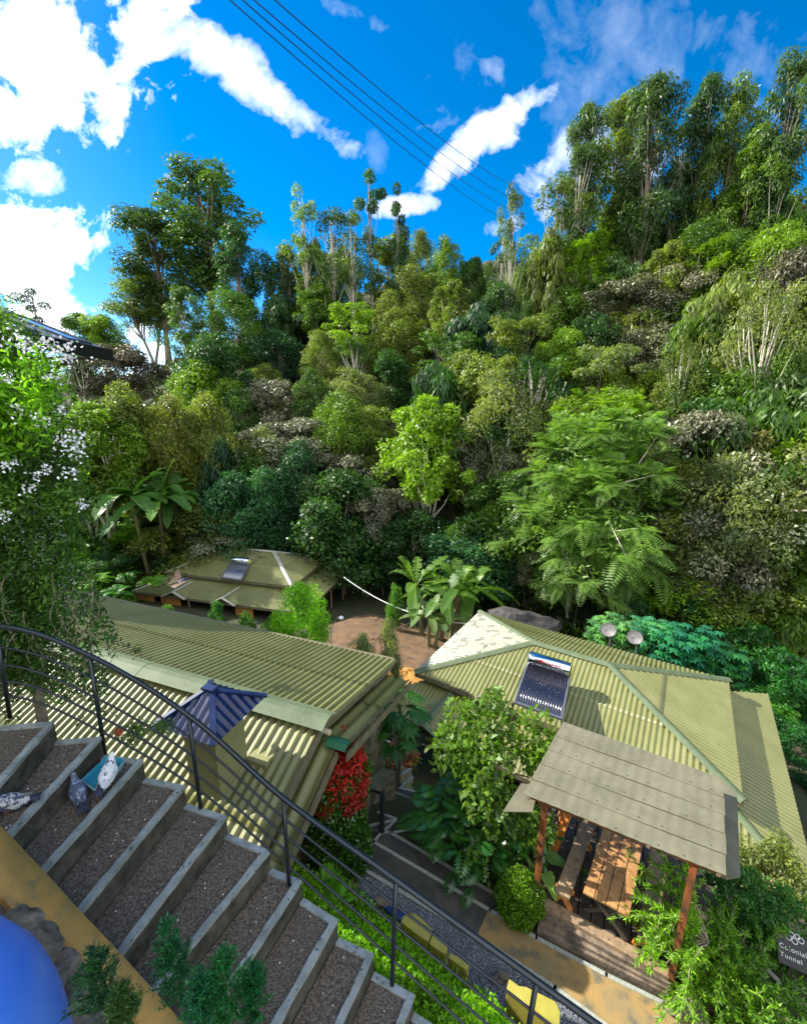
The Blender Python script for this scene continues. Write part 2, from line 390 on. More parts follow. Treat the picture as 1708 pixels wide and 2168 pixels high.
def build_ground():
    xs = np.concatenate([np.linspace(-400, -62, 12), np.linspace(-60, 90, 126), np.linspace(95, 400, 12)])
    ys = np.concatenate([np.linspace(-60, -4, 8), np.linspace(-2, 100, 103), np.linspace(106, 700, 14)])
    g = []
    for y in ys:
        row = []
        for x in xs:
            z = ground(x, y)
            if y > 34: z += .5 * math.sin(x * .7 + y * .3) + .4 * math.sin(y * .9 - x * .35)
            row.append((x, y, z))
        g.append(row)
    m = mat('hillside_soil', (.022, .04, .012), .95, var=(.07, .06, .03), scale=.35, detail=10, bump=.6, bscale=3)
    tag(MB().sheet(g).build('ground', m, smooth=True), kind='structure')
build_ground()

# ---------------------------------------------------------------- trees
def limbs(mb, tips, z0, z1, trunk_r, lean=0.0, multi=1, n=6, top=None):
    """trunk(s) from 0 to z1 and limbs to the tips"""
    stems = []
    for k in range(multi):
        a = 2 * math.pi * k / max(multi, 1) + .6; spread = (0 if multi == 1 else 1)
        pts = []
        for i in range(7):
            t = i / 6; z = z1 * t
            w = .16 * math.sin(t * 5 + k) * (1 if i else 0)
            pts.append((math.cos(a) * spread * t ** 1.3 * z1 * .22 + w + lean * t, math.sin(a) * spread * t ** 1.3 * z1 * .22 + w * .6, z - (.6 if i == 0 else 0)))
        r0 = trunk_r / math.sqrt(multi)
        mb.tube(pts, [r0 * (1.25 if i == 0 else 1 - .75 * i / 6) for i in range(7)], n)
        stems.append(pts)
    for t in tips:
        st = min(stems, key=lambda s: (s[-1][0] - t[0]) ** 2 + (s[-1][1] - t[1]) ** 2)
        k = random.uniform(.45, .92)
        zz = min(max(t[2] * .55, z0 * .75), z1 * .97) if random.random() < .6 else z1 * k
        i = min(int(zz / z1 * 6), 5); f = zz / z1 * 6 - i
        a = [st[i][j] + (st[i + 1][j] - st[i][j]) * f for j in range(3)]
        m_ = [(a[j] * .45 + t[j] * .55) for j in range(3)]; m_[2] -= .12 * abs(t[2] - a[2]) * random.uniform(-1, 1.5)
        m_[0] += random.uniform(-.3, .3); m_[1] += random.uniform(-.3, .3)
        mb.tube([a, m_, t], [trunk_r * .32, trunk_r * .2, trunk_r * .06], 5, cap=False)
def envelope(n, R0, zb, zt, shape, lo=.55, hi=1.0, low=0.0):
    c = []
    while len(c) < n:
        t = rng.uniform(low, 1); a = rng.uniform(0, 2 * math.pi)
        if shape == 'dome': prof = math.sqrt(max(1 - ((t - .42) / .6) ** 2, 0.02))
        elif shape == 'flat': prof = .55 + .6 * math.sin(math.pi * min(t * .8 + .1, 1))
        elif shape == 'euc': prof = .35 + .75 * math.sin(math.pi * (t * .88 + .08)) ** .8
        elif shape == 'col': prof = .6 + .5 * math.sin(math.pi * t)
        else: prof = 1
        prof *= 1 + .2 * math.sin(2 * a + 4 * t + R0) + .16 * math.sin(5 * a - 7 * t) 
        r = R0 * prof * rng.uniform(lo, hi) * .82
        if shape == 'dome' and t > .9: r *= rng.uniform(0, 1)
        p = np.array([math.cos(a) * r, math.sin(a) * r, zb + (zt - zb) * t])
        c.append(p)
    return np.array(c)
ARCH = {}
def arch(kind, seed):
    global rng
    rng = np.random.default_rng(seed); random.seed(seed)
    tm = MB(); leafm = 'leaf'; bark = 'bark'
    if kind == 'dome':
        R0, H = 4.4, 10.0; c = envelope(62, R0, 2.4, 9.3, 'dome', .5, 1)
        L = [clump_leaves(c, 1.25, 290, .32, .155, .8, .5)]; limbs(tm, c[::5], 2, 6.5, .24)
    elif kind == 'fine':
        R0, H = 4.2, 10.0; c = envelope(85, R0, 2.0, 9.4, 'dome', .45, 1)
        L = [clump_leaves(c, 1.0, 230, .24, .105, .8, .4, rnd=1.0)]; limbs(tm, c[::6], 2, 6.5, .2)
    elif kind == 'layer':
        R0, H = 5.2, 9.0; c = envelope(60, R0, 3.6, 8.6, 'flat', .25, 1)
        L = [clump_leaves(c, 1.35, 300, .31, .15, .42, 1.3)]; limbs(tm, c[::4], 2.5, 5.5, .22); leafm = 'leaf_silver'; bark = 'bark_dark'
    elif kind == 'open':
        R0, H = 5.0, 12.0; c = envelope(120, R0, 4.8, 11.4, 'dome', .3, 1)
        L = [clump_leaves(c, .78, 150, .32, .16, .7, .7, rnd=.9)]; limbs(tm, c[::4], 3, 8.5, .34, multi=4, n=7); bark = 'bark_pale'
    elif kind == 'lace':   # sparse airy crown on thin dark stems
        R0, H = 4.2, 10.5; c = envelope(56, R0, 4.6, 10, 'flat', .2, 1)
        L = [clump_leaves(c, .95, 120, .32, .14, .35, 1.2)]; limbs(tm, c[::3], 3, 7.5, .22, multi=2); bark = 'bark_dark'
    elif kind == 'euc':
        R0, H = 4.6, 22.0; c = envelope(74, R0, 7.5, 21.2, 'euc', .25, 1)
        L = [clump_leaves(c, 1.35, 150, .5, .16, .62, .7, droop=.5), clump_leaves(c - [0, 0, .8], .8, 40, .5, .14, 1.1, 0, droop=1.0)]
        limbs(tm, c[::2], 6, 19.5, .34, n=7)
    elif kind == 'eucsparse':
        R0, H = 3.6, 20.0; c = envelope(26, R0, 8.5, 19.4, 'euc', .3, 1)
        L = [clump_leaves(c, 1.05, 110, .46, .15, .7, .5, droop=.6)]; limbs(tm, c, 6, 18.5, .2, n=6); bark = 'bark_pale'
    elif kind == 'eucwide':
        R0, H = 6.0, 17.0; c = envelope(70, R0, 7.5, 16.2, 'flat', .2, 1)
        L = [clump_leaves(c, 1.5, 165, .46, .15, .4, 1.1, droop=.3)]; limbs(tm, c[::2], 5, 13, .34, multi=2, n=7)
    elif kind == 'tuft':   # bare mast with a few round tufts
        R0, H = 3.0, 18.0; c = np.array([[0, 0, 17], [1.6, .3, 15.6], [-1.5, 0, 14.6], [.4, -.9, 14], [-.4, .8, 11.5], [1.0, .2, 10.6], [-.9, -.4, 9.4], [.3, .3, 8], [-.2, 0, 6.6], [.5, .4, 15.4]])
        L = [clump_leaves(c, 1.15, 260, .42, .13, .75, .5, droop=.7)]; limbs(tm, c, 6, 17, .17, n=6)
    elif kind == 'column':
        R0, H = 2.0, 11.0; c = envelope(50, R0, 1.5, 10.8, 'col', .3, 1)
        L = [clump_leaves(c, .8, 150, .34, .13, 1.0, .3)]; limbs(tm, c[::6], 1.5, 9.5, .16)
    elif kind == 'droop':
        R0, H = 4.0, 11.0; c = envelope(64, R0, 2.5, 10.3, 'dome', .5, 1)
        L = [clump_leaves(c, 1.0, 170, .62, .15, 1.0, .1, droop=1.8, rnd=.6)]; limbs(tm, c[::5], 2, 7, .22)
    elif kind == 'pinnate':
        R0, H = 5.0, 13.0; c = envelope(150, R0 * .95, 3.6, 12.4, 'flat', .3, 1)
        per = 11; b = np.repeat(c, per, 0); n = len(b)
        out = unit(b - np.array([0, 0, 6.5])); d = unit(out * .8 + rng.normal(size=(n, 3)) * .6 + [0, 0, .35])
        L = fronds(b, d, rng.uniform(.9, 1.5, n), 13, .042, .30, sag=.4, tone=.5)
        L += [clump_leaves(c * [.8, .8, 1], .9, 70, .34, .12, .8, .4)]
        limbs(tm, c[::5], 3, 9.5, .2, multi=2); bark = 'bark_pale'
    elif kind == 'shrub':
        R0, H = 1.6, 2.6; c = envelope(34, R0, .35, 2.4, 'dome', .4, 1)
        L = [clump_leaves(c, .42, 150, .15, .075, .9, .4)]; limbs(tm, c[::3], .2, 1.3, .05, multi=3, n=5)
    elif kind == 'bare':
        R0, H = 4.6, 13.0; c = envelope(40, R0, 6.5, 12.6, 'dome', .2, 1)
        L = [clump_leaves(c, .95, 120, .30, .13, .8, .5)]; limbs(tm, c, 4, 10.5, .3, multi=3, n=7); bark = 'bark_pale'
    me = leaf_mesh('crown', L); me.materials.append(M[leafm])
    t = MB(); t.v, t.f = tm.v, tm.f
    tme = bpy.data.meshes.new('trunk'); tme.from_pydata(t.v, [], t.f); tme.polygons.foreach_set('use_smooth', [True] * len(tme.polygons))
    tme.materials.append(M[bark]); tme.update()
    return me, tme, R0, H
for i, k in enumerate(['dome', 'fine', 'layer', 'open', 'lace', 'euc', 'eucsparse', 'eucwide', 'tuft', 'column', 'droop', 'pinnate', 'shrub', 'bare']):
    ARCH[k] = [arch(k, 100 + i * 7 + j) for j in range(3 if k in ('dome', 'fine') else 2)]
rng = np.random.default_rng(11); random.seed(11)
NAMES = {'dome': 'broadleaf_tree', 'fine': 'broadleaf_tree', 'layer': 'silver_leaf_tree', 'open': 'branching_tree', 'lace': 'umbrella_tree', 'euc': 'eucalyptus_tree',
         'eucsparse': 'eucalyptus_tree', 'eucwide': 'eucalyptus_tree', 'tuft': 'tufted_tree', 'column': 'columnar_tree', 'droop': 'drooping_tree',
         'pinnate': 'feather_leaf_tree', 'shrub': 'shrub', 'bare': 'pale_trunk_tree'}
TREES = []
def place(kind, base, w, h, color, label, cat='tree', group=None, rot=None, variant=None, name=None):
    a = ARCH[kind][variant if variant is not None else random.randrange(len(ARCH[kind]))]
    t = thing(name or NAMES[kind], base, label, cat, group)
    t.rotation_euler = (0, 0, random.uniform(0, 6.28) if rot is None else rot)
    sx = w / 2 / a[2]; sz = h / a[3]
    color = G[color] if isinstance(color, str) else color
    j = [random.uniform(.94, 1.06) for _ in range(3)]; jj = random.uniform(.85, 1.15)
    for nm, me in (('trunk', a[1]), ('crown', a[0])):
        o = bpy.data.objects.new(nm, me); col.objects.link(o); o.parent = t; o.scale = (sx, sx, sz)
        o.color = (color[0] * j[0] * jj, color[1] * j[1] * jj, color[2] * j[2] * jj, 1)
    return t
def solve_depth(u, v, H, ymin=33):
    d = dirv(u, v); best = None
    s = d[0] / d[1]; g = 1 + .45 * max(s, 0)
    ys = np.linspace(ymin / g, 84 / g, 160); prev = None
    for y in ys:
        p = d * (y / d[1]); hh = p[2] - ground(p[0], y)
        if hh <= H: return y, hh
        prev = hh
    return ys[-1], prev
def tree_px(u, v, wpx, H, kind, color, label, y=None, cat='tree', group=None, **k):
    if y is None: y, h = solve_depth(u, v, H)
    d = dirv(u, v); p = d * (y / d[1]); gz = ground(p[0], y); h = p[2] - gz
    w = wpx / F_PX * (y / d[1])
    t = place(kind, (p[0], y, gz), w, max(h, 1.5), color, label, cat, group, **k)
    TREES.append(dict(u=u, v=v, w=wpx, y=y, h=h, kind=kind, color=color, label=label, o=t)); return t

# u, v of the top, width in px, height in m, kind, colour, label
TT = [
 (415, 336, 225, 26, 'euc', 'eu', 'tallest dark eucalyptus of the clump on the far skyline beside the open blue gap'),
 (318, 440, 175, 22, 'euc', 'eu', 'dark dome shaped eucalyptus leaning against the tallest one of its clump'),
 (495, 470, 110, 20, 'euc', 'dark', 'narrow dark eucalyptus on the gap side of the tallest eucalyptus'),
 (300, 572, 175, 15, 'eucwide', 'eulight', 'flat topped eucalyptus with bare forked stem above the sunlit grass slope'),
 (395, 600, 120, 16, 'eucwide', 'green', 'dark flat crowned eucalyptus with thin stem over the sunlit grass slope'),
 (62, 605, 80, 9, 'tuft', 'blue', 'bluish tufted tree standing behind the dark roofed white house'),
 (165, 662, 110, 9, 'fine', 'green', 'low green tree on the far ridge just past the dark eave'),
 (215, 668, 110, 9, 'dome', 'lime', 'yellowish green round tree at the foot of the flat topped eucalyptus'),
 (572, 540, 62, 15, 'column', 'dark', 'dark narrow tree in the middle of the blue skyline gap'),
 (606, 515, 64, 16, 'euc', 'eu', 'small dark eucalyptus just beside the skyline gap'),
 (628, 575, 60, 11, 'column', 'green', 'rounded dark green column shaped tree below the skyline gap'),
 (640, 388, 92, 24, 'eucsparse', 'eulight', 'sparse tall eucalyptus with ragged pointed top near the skyline gap'),
 (700, 440, 110, 20, 'eucsparse', 'eu', 'thin see-through eucalyptus with white stems on the skyline'),
 (742, 445, 90, 19, 'eucsparse', 'eulight', 'thin see-through eucalyptus leaning towards the tufted pair'),
 (782, 348, 92, 24, 'tuft', 'dark', 'taller tree of the tufted pair sticking up into the blue sky'),
 (840, 376, 64, 22, 'tuft', 'dark', 'shorter tree of the tufted pair in front of the small white cloud'),
 (850, 470, 34, 15, 'column', 'eu', 'very narrow small tree at the foot of the tufted pair'),
 (892, 486, 92, 14, 'fine', 'olive', 'round topped olive green tree on the middle of the skyline'),
 (948, 500, 110, 14, 'fine', 'mid', 'broad green tree on the skyline above the pale drooping foliage'),
 (1003, 545, 70, 10, 'dome', 'green', 'low pale green tree in the skyline dip under the power lines'),
 (820, 505, 90, 12, 'column', 'olive', 'olive green upright tree below the tufted pair'),
 (1090, 386, 66, 22, 'eucsparse', 'eulight', 'slender pale stemmed eucalyptus standing alone where the power lines end'),
 (1065, 470, 90, 14, 'eucsparse', 'eu', 'thin ragged eucalyptus beside the slender lone one'),
 (1165, 482, 120, 15, 'droop', 'olive', 'drooping olive leaved tree against the white cloud edge'),
 (1185, 372, 130, 19, 'eucsparse', 'eulight', 'airy see-through eucalyptus in front of the white cloud'),
 (1235, 300, 130, 21, 'eucsparse', 'eu', 'airy eucalyptus with several white trunks on the edge of the tall grove'),
 (1250, 208, 100, 24, 'euc', 'eu', 'first tall dome of the eucalyptus grove next to the open sky'),
 (1325, 190, 140, 22, 'euc', 'eulight', 'sunlit eucalyptus in front of the highest crown of the grove'),
 (1398, 148, 140, 25, 'euc', 'eu', 'highest dark crown of the eucalyptus grove on the ridge'),
 (1452, 250, 90, 19, 'eucsparse', 'eu', 'see-through eucalyptus in the blue opening of the grove'),
 (1512, 144, 110, 23, 'euc', 'dark', 'dark round crown beyond the blue opening of the grove'),
 (1572, 160, 120, 22, 'euc', 'eulight', 'yellowish green crown leaning over the blue opening of the grove'),
 (1610, 262, 130, 18, 'euc', 'mid', 'bright green eucalyptus with crossing bare stems low in the grove'),
 (1692, 95, 130, 24, 'euc', 'eu', 'tall eucalyptus reaching highest at the uphill end of the grove'),
 (1668, 300, 120, 17, 'eucsparse', 'mid', 'eucalyptus with straight pale trunk at the uphill end of the grove'),
 (1545, 300, 80, 16, 'eucsparse', 'eulight', 'thin eucalyptus with one straight stem below the dark round crown'),
 (1340, 395, 190, 12, 'fine', 'green', 'dense green tree at the foot of the eucalyptus grove'),
 (1300, 470, 150, 10, 'dome', 'lime', 'bright green tree below the white eucalyptus trunks'),
 (1450, 345, 130, 12, 'fine', 'olive', 'olive tree filling the foot of the blue opening'),
 (1530, 420, 190, 11, 'dome', 'green', 'wide dark green tree under the yellowish green crown'),
 (1655, 432, 150, 11, 'dome', 'mid', 'mid green tree under the straight pale trunk'),
 (1235, 500, 150, 12, 'pinnate', 'lime', 'bright feathery tree high on the slope below the eucalyptus trunks'),
 (1195, 610, 130, 9, 'dome', 'mid', 'sunny green tree just below the bright feathery tree'),
 (1330, 600, 230, 9, 'layer', 'brown', 'grey brown flat topped tree high on the slope'),
 (1425, 572, 170, 10, 'layer', 'silver', 'silvery tree touching the grey brown flat topped one'),
 (1480, 470, 230, 12, 'fine', 'green', 'big dark green tree above the silvery tree'),
 (1640, 480, 250, 13, 'fine', 'lime', 'large yellowish green tree high on the slope'),
 (1500, 625, 200, 11, 'droop', 'mid', 'drooping green tree below the silvery tree'),
 (1385, 690, 170, 8, 'layer', 'silver', 'low silvery tree above the two golden green domes'),
 (1290, 765, 130, 8, 'dome', (.15, .21, .012), 'taller of the two golden green domed trees'),
 (1375, 790, 130, 7, 'dome', (.12, .19, .012), 'lower of the two golden green domed trees'),
 (1215, 735, 130, 9, 'dome', 'mid', 'bright mid green tree beside the taller golden green dome'),
 (1648, 590, 220, 15, 'bare', 'pale', 'light leaved tree with forked white trunk on the upper slope'),
 (1465, 700, 130, 13, 'bare', 'olive', 'thin upright tree with one straight pale stem on the slope'),
 (1060, 600, 150, 13, 'fine', 'dark', 'dark green tree below the lone slender eucalyptus'),
 (1015, 640, 170, 12, 'droop', 'deep', 'deep green drooping tree in the shaded fold of the hill'),
 (1110, 560, 110, 12, 'fine', 'green', 'green tree between the shaded fold and the drooping olive tree'),
 (1075, 720, 170, 9, 'fine', 'teal', 'bluish green low tree in the shaded fold'),
 (960, 590, 150, 13, 'open', 'olive', 'olive tree with thin stems below the middle of the skyline'),
 (870, 560, 130, 13, 'fine', 'olive', 'fine leaved olive tree below the shorter tufted tree'),
 (720, 520, 120, 13, 'fine', 'mid', 'green tree below the see-through eucalyptuses'),
 (665, 505, 80, 14, 'droop', 'eu', 'shaded tree at the foot of the ragged eucalyptus'),
 (745, 640, 160, 12, 'lace', 'lime', 'bright layered umbrella tree with dark forked stem on the mid slope'),
 (680, 600, 140, 11, 'open', 'mid', 'sunny tree behind the bright layered umbrella tree'),
 (835, 655, 150, 11, 'fine', 'olive', 'olive fine leaved tree beside the bright layered umbrella tree'),
 (495, 620, 200, 12, 'fine', 'green', 'broad tree with flat green layers below the dark eucalyptus clump'),
 (590, 620, 90, 11, 'droop', 'dark', 'shaded tree below the blue skyline gap'),
 (590, 700, 150, 9, 'fine', 'deep', 'deep green tree in the hollow beyond the grey leaved trees'),
 (240, 735, 190, 10, 'layer', (.085, .07, .055), 'dark purplish brown tree spreading beneath the dark eave'),
 (425, 770, 180, 11, 'dome', 'lime', 'bright yellow green dome below the sunlit grass slope'),
 (500, 820, 140, 10, 'fine', 'green', 'green tree leaning behind the bright yellow green dome'),
 (590, 805, 165, 9, 'layer', 'silver', 'silver grey tree, the upper of the two beside each other mid slope'),
 (620, 890, 240, 9, 'layer', 'silver', 'wide silver grey tree, the lower of the two mid slope'),
 (750, 780, 190, 9, 'fine', 'pale', 'pale green tree between the silver grey trees and the umbrella tree'),
 (785, 860, 170, 9, 'fine', 'olive', 'olive tree just uphill of the yellow crowned branching tree'),
 (905, 832, 270, 14, 'open', (.17, .28, .022), 'large yellow green tree with pale branching trunks beyond the houses'),
 (1010, 905, 150, 9, 'layer', 'brown', 'brown leaved tree behind the yellow crowned branching tree'),
 (1105, 850, 160, 8, 'layer', 'silver', 'silver leaved tree below the shaded fold'),
 (1080, 960, 130, 8, 'layer', 'silver', 'white flecked silver tree beside the big feathery tree'),
 (1265, 870, 430, 14, 'pinnate', (.17, .275, .06), 'huge feathery leaved tree behind the large green roof'),
 (1230, 1010, 330, 11, 'pinnate', (.15, .24, .06), 'lower feathery tree in front of the huge feathery one'),
 (1590, 885, 230, 12, 'open', (.20, .19, .08), 'rusty tinged tree with a bare pale branch near the steep side'),
 (1520, 1010, 230, 11, 'bare', (.11, .11, .05), 'olive brown tree above the pale leaning trunk'),
 (1660, 1010, 200, 13, 'bare', 'olive', 'olive tree with two pale trunks beside the dark undergrowth'),
 (1420, 800, 150, 10, 'fine', 'olive', 'olive tree behind the huge feathery one'),
 (1680, 700, 130, 12, 'fine', 'mid', 'mid green tree beside the forked white trunk'),
 (1590, 760, 140, 10, 'dome', 'green', 'green tree just below the forked white trunk'),
 (400, 900, 120, 9, 'fine', 'lime', 'light green tree in front of the dark purplish brown tree'),
 (235, 905, 130, 8, 'layer', (.08, .06, .045), 'small brownish tree above the leaning banana clump'),
 (300, 925, 120, 7, 'dome', 'lime', 'lime green bush above the leaning banana clump'),
 (560, 990, 180, 10, 'fine', 'teal', 'bluish green tree below the wide silver grey tree'),
 (660, 1010, 170, 9, 'fine', 'dark', 'dark tree between the silver grey tree and the far cottage'),
 (470, 930, 130, 11, 'droop', 'deep', 'very dark drooping tree behind the leaning banana clump'),
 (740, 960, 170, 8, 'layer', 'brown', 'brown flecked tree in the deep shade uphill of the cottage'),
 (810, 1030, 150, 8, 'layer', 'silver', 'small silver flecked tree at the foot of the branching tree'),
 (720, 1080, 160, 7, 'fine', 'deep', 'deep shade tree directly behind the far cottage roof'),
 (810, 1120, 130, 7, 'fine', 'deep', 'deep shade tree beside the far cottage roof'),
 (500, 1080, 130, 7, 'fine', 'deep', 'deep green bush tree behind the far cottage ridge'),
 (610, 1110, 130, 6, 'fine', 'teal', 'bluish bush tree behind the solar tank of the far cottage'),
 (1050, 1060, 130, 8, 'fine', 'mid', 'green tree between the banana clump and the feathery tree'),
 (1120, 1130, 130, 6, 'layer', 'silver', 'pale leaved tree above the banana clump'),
]
for t in TT: tree_px(*t)
# trees that fill the slope between the ones above
SKY = [(0, 700), (230, 690), (480, 640), (560, 640), (640, 560), (760, 560), (860, 520), (960, 540), (1060, 540), (1180, 540), (1260, 470), (1400, 400), (1708, 400)]
KN = {'dome': 'round leafy tree', 'fine': 'fine leaved tree', 'layer': 'flat layered tree', 'open': 'loose branching tree', 'lace': 'umbrella shaped tree', 'droop': 'drooping tree', 'bare': 'pale stemmed tree', 'column': 'narrow upright tree', 'pinnate': 'feathery tree'}
CN = {'mid': 'mid green', 'green': 'plain green', 'dark': 'dark green', 'deep': 'deep shade green', 'olive': 'olive green', 'silver': 'silvery', 'brown': 'greyish brown', 'pale': 'pale green', 'teal': 'bluish green', 'lime': 'lime green'}
used = set(); named = list(TREES)
for vi, v0 in enumerate(range(520, 1240, 62)):
    for u0 in range(150 + (vi % 2) * 40, 1760, 84):
        u = u0 + random.uniform(-26, 26); v = v0 + random.uniform(-22, 22)
        if v < np.interp(u, *zip(*SKY)) + 45: continue
        if min((abs(u - t['u']) / 60) ** 2 + (abs(v - t['v']) / 38) ** 2 for t in TREES) < 1: continue
        if u < 1000 and v > 1130: continue
        if u < 420 and (v > 960): continue
        if 330 < u < 410 and 690 < v < 760: continue
        if 1090 < u < 1440 and 860 < v < 1300: continue
        if 790 < u < 1020 and 820 < v < 1060: continue
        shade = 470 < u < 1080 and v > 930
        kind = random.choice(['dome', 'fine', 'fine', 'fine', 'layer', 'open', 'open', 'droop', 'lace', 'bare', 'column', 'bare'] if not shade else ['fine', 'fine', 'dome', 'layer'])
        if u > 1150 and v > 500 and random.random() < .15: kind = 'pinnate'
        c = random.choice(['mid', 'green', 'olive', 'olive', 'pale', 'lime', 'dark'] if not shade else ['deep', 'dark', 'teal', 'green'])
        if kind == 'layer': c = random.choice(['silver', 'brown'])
        if kind == 'pinnate': c = random.choice(['mid', 'lime'])
        H = random.uniform(8, 13.5)
        y, h = solve_depth(u, v, H)
        if h < 3.5: continue
        w = random.uniform(6, 9.5) * (.5 if kind == 'column' else 1) / (y / dirv(u, v)[1]) * F_PX
        lab = None
        for n_ in sorted(named, key=lambda q: (q['u'] - u) ** 2 + (q['v'] - v) ** 2):
            du, dv = u - n_['u'], v - n_['v']
            rel = ('downhill of' if dv > 0 else 'uphill of') if abs(dv) > abs(du) else ('on the shaded side of' if du > 0 else 'on the sunny side of')
            lw = n_['label'].split(); short = ' '.join(lw[:5])
            for stop in (' with', ' in', ' on', ' of', ' below', ' above', ' at', ' behind', ' beside', ' between', ' the', ' and', ' a', ' just'):
                if short.endswith(stop): short = short[:-len(stop)]
            s = f"{CN[c]} {KN[kind]} {rel} the {short}"
            if len(s.split()) <= 16 and s not in used: lab = s; used.add(s); break
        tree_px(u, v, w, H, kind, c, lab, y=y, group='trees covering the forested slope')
# undergrowth on the slope
def undergrowth():
    n = 42000; u = rng.uniform(-60, 1770, n); q = rng.uniform(30, 84, n)
    s = rng.uniform(-1.0, .9, n); P = []
    for i in range(n):
        g = 1 + .45 * max(s[i], 0); y = q[i] / g; x = s[i] * y; P.append((x, y, ground(x, y) + rng.uniform(0, .9) ** 2))
    P = np.array(P)
    bad = (P[:, 0] > -19) & (P[:, 0] < 2) & (P[:, 1] < 37)
    P = P[~bad]; n = len(P)
    L = leaf_arrays(P, rdir(n, .6), rdir(n, 1.0), rng.uniform(.5, 1.1, n), rng.uniform(.2, .45, n), rng.uniform(0, 1, n))
    o = foliage('undergrowth', [L], 'leaf', None, (.035, .075, .018)); tag(o, 'dense green undergrowth covering the forested slope', 'undergrowth', kind='stuff')
undergrowth()
# ---------------------------------------------------------------- corrugated roofs
def corr_plane(mb, origin, eu, ev, nrm, poly, pitch=.15, amp=.022, thick=0.0):
    """corrugated sheet: poly is a convex polygon in (u along the eave, v down the slope); waves run down the slope"""
    us = [p[0] for p in poly]; u0, u1 = min(us), max(us); n = max(int((u1 - u0) / (pitch / 6)), 2)
    def vr(u):
        vs = []
        for i in range(len(poly)):
            a, b = poly[i], poly[(i + 1) % len(poly)]
            if (a[0] - u) * (b[0] - u) <= 1e-12:
                if abs(a[0] - b[0]) < 1e-9: vs += [a[1], b[1]]
                else: vs.append(a[1] + (b[1] - a[1]) * (u - a[0]) / (b[0] - a[0]))
        return (min(vs), max(vs)) if vs else (0, 0)
    rows = []
    for i in range(n + 1):
        u = min(max(u0 + (u1 - u0) * i / n, u0 + 1e-4), u1 - 1e-4); a, b = vr(u); h = amp * math.cos(2 * math.pi * u / pitch)
        rows.append([tuple(origin + eu * u + ev * v + nrm * h) for v in (a, b)])
    mb.sheet(rows)
    vmax = max(p[1] for p in poly); vmin = min(p[1] for p in poly); v0 = vmin + 1.75
    while vmax - vmin > 2.2 and v0 < vmax - .3:      # end laps between sheets
        run = []
        for i in range(n + 1):
            u = min(max(u0 + (u1 - u0) * i / n, u0 + 1e-4), u1 - 1e-4); a, b = vr(u); h = amp * math.cos(2 * math.pi * u / pitch)
            if a + .25 < v0 < b - .05: run.append([tuple(origin + eu * u + ev * v + nrm * (h + k)) for v, k in ((v0 - .2, .001), (v0, .012), (v0 + .002, .001))])
            elif len(run) > 1: mb.sheet(run); run = []
        if len(run) > 1: mb.sheet(run)
        v0 += 1.75
def V(p): return Vector(tuple(map(float, p)))
def roof_from(mb, pts, pitch=.15, amp=.022):
    """pts: planar convex polygon in 3-D whose first edge is the eave"""
    pts = [V(p) for p in pts]; eu = (pts[1] - pts[0]).normalized(); n = eu.cross(pts[-1] - pts[0]).normalized()
    if n.z < 0: n = -n
    ev = n.cross(eu).normalized()
    if ev.z > 0: ev = -ev
    poly = [((p - pts[0]).dot(eu), (p - pts[0]).dot(ev)) for p in pts]
    corr_plane(mb, pts[0], eu, ev, n, poly, pitch, amp)
def cap_strip(mb, a, b, w, h=.05, lift=.035, seg=1.7, n1=None):
    """angled ridge capping in overlapping lengths"""
    a, b = V(a), V(b); L = (b - a).length; k = max(int(L / seg), 1); d = (b - a).normalized()
    sd = d.cross(Vector((0, 0, 1))).normalized()
    for i in range(k):
        p = a + d * (L * i / k - .03); q = a + d * (L * (i + 1) / k + .03); up = Vector((0, 0, lift + .006 * (i % 2)))
        drop = Vector((0, 0, -w * .42 * h / .05 * .5))
        rows = [[p - sd * w + drop + up, q - sd * w + drop + up], [p - sd * w * .25 + up + Vector((0, 0, .03)), q - sd * w * .25 + up + Vector((0, 0, .03))],
                [p + sd * w * .25 + up + Vector((0, 0, .03)), q + sd * w * .25 + up + Vector((0, 0, .03))], [p + sd * w + drop + up, q + sd * w + drop + up]]
        mb.sheet(rows)
        mb.sheet([[r[1], r[1] - Vector((0, 0, .05))] for r in rows])

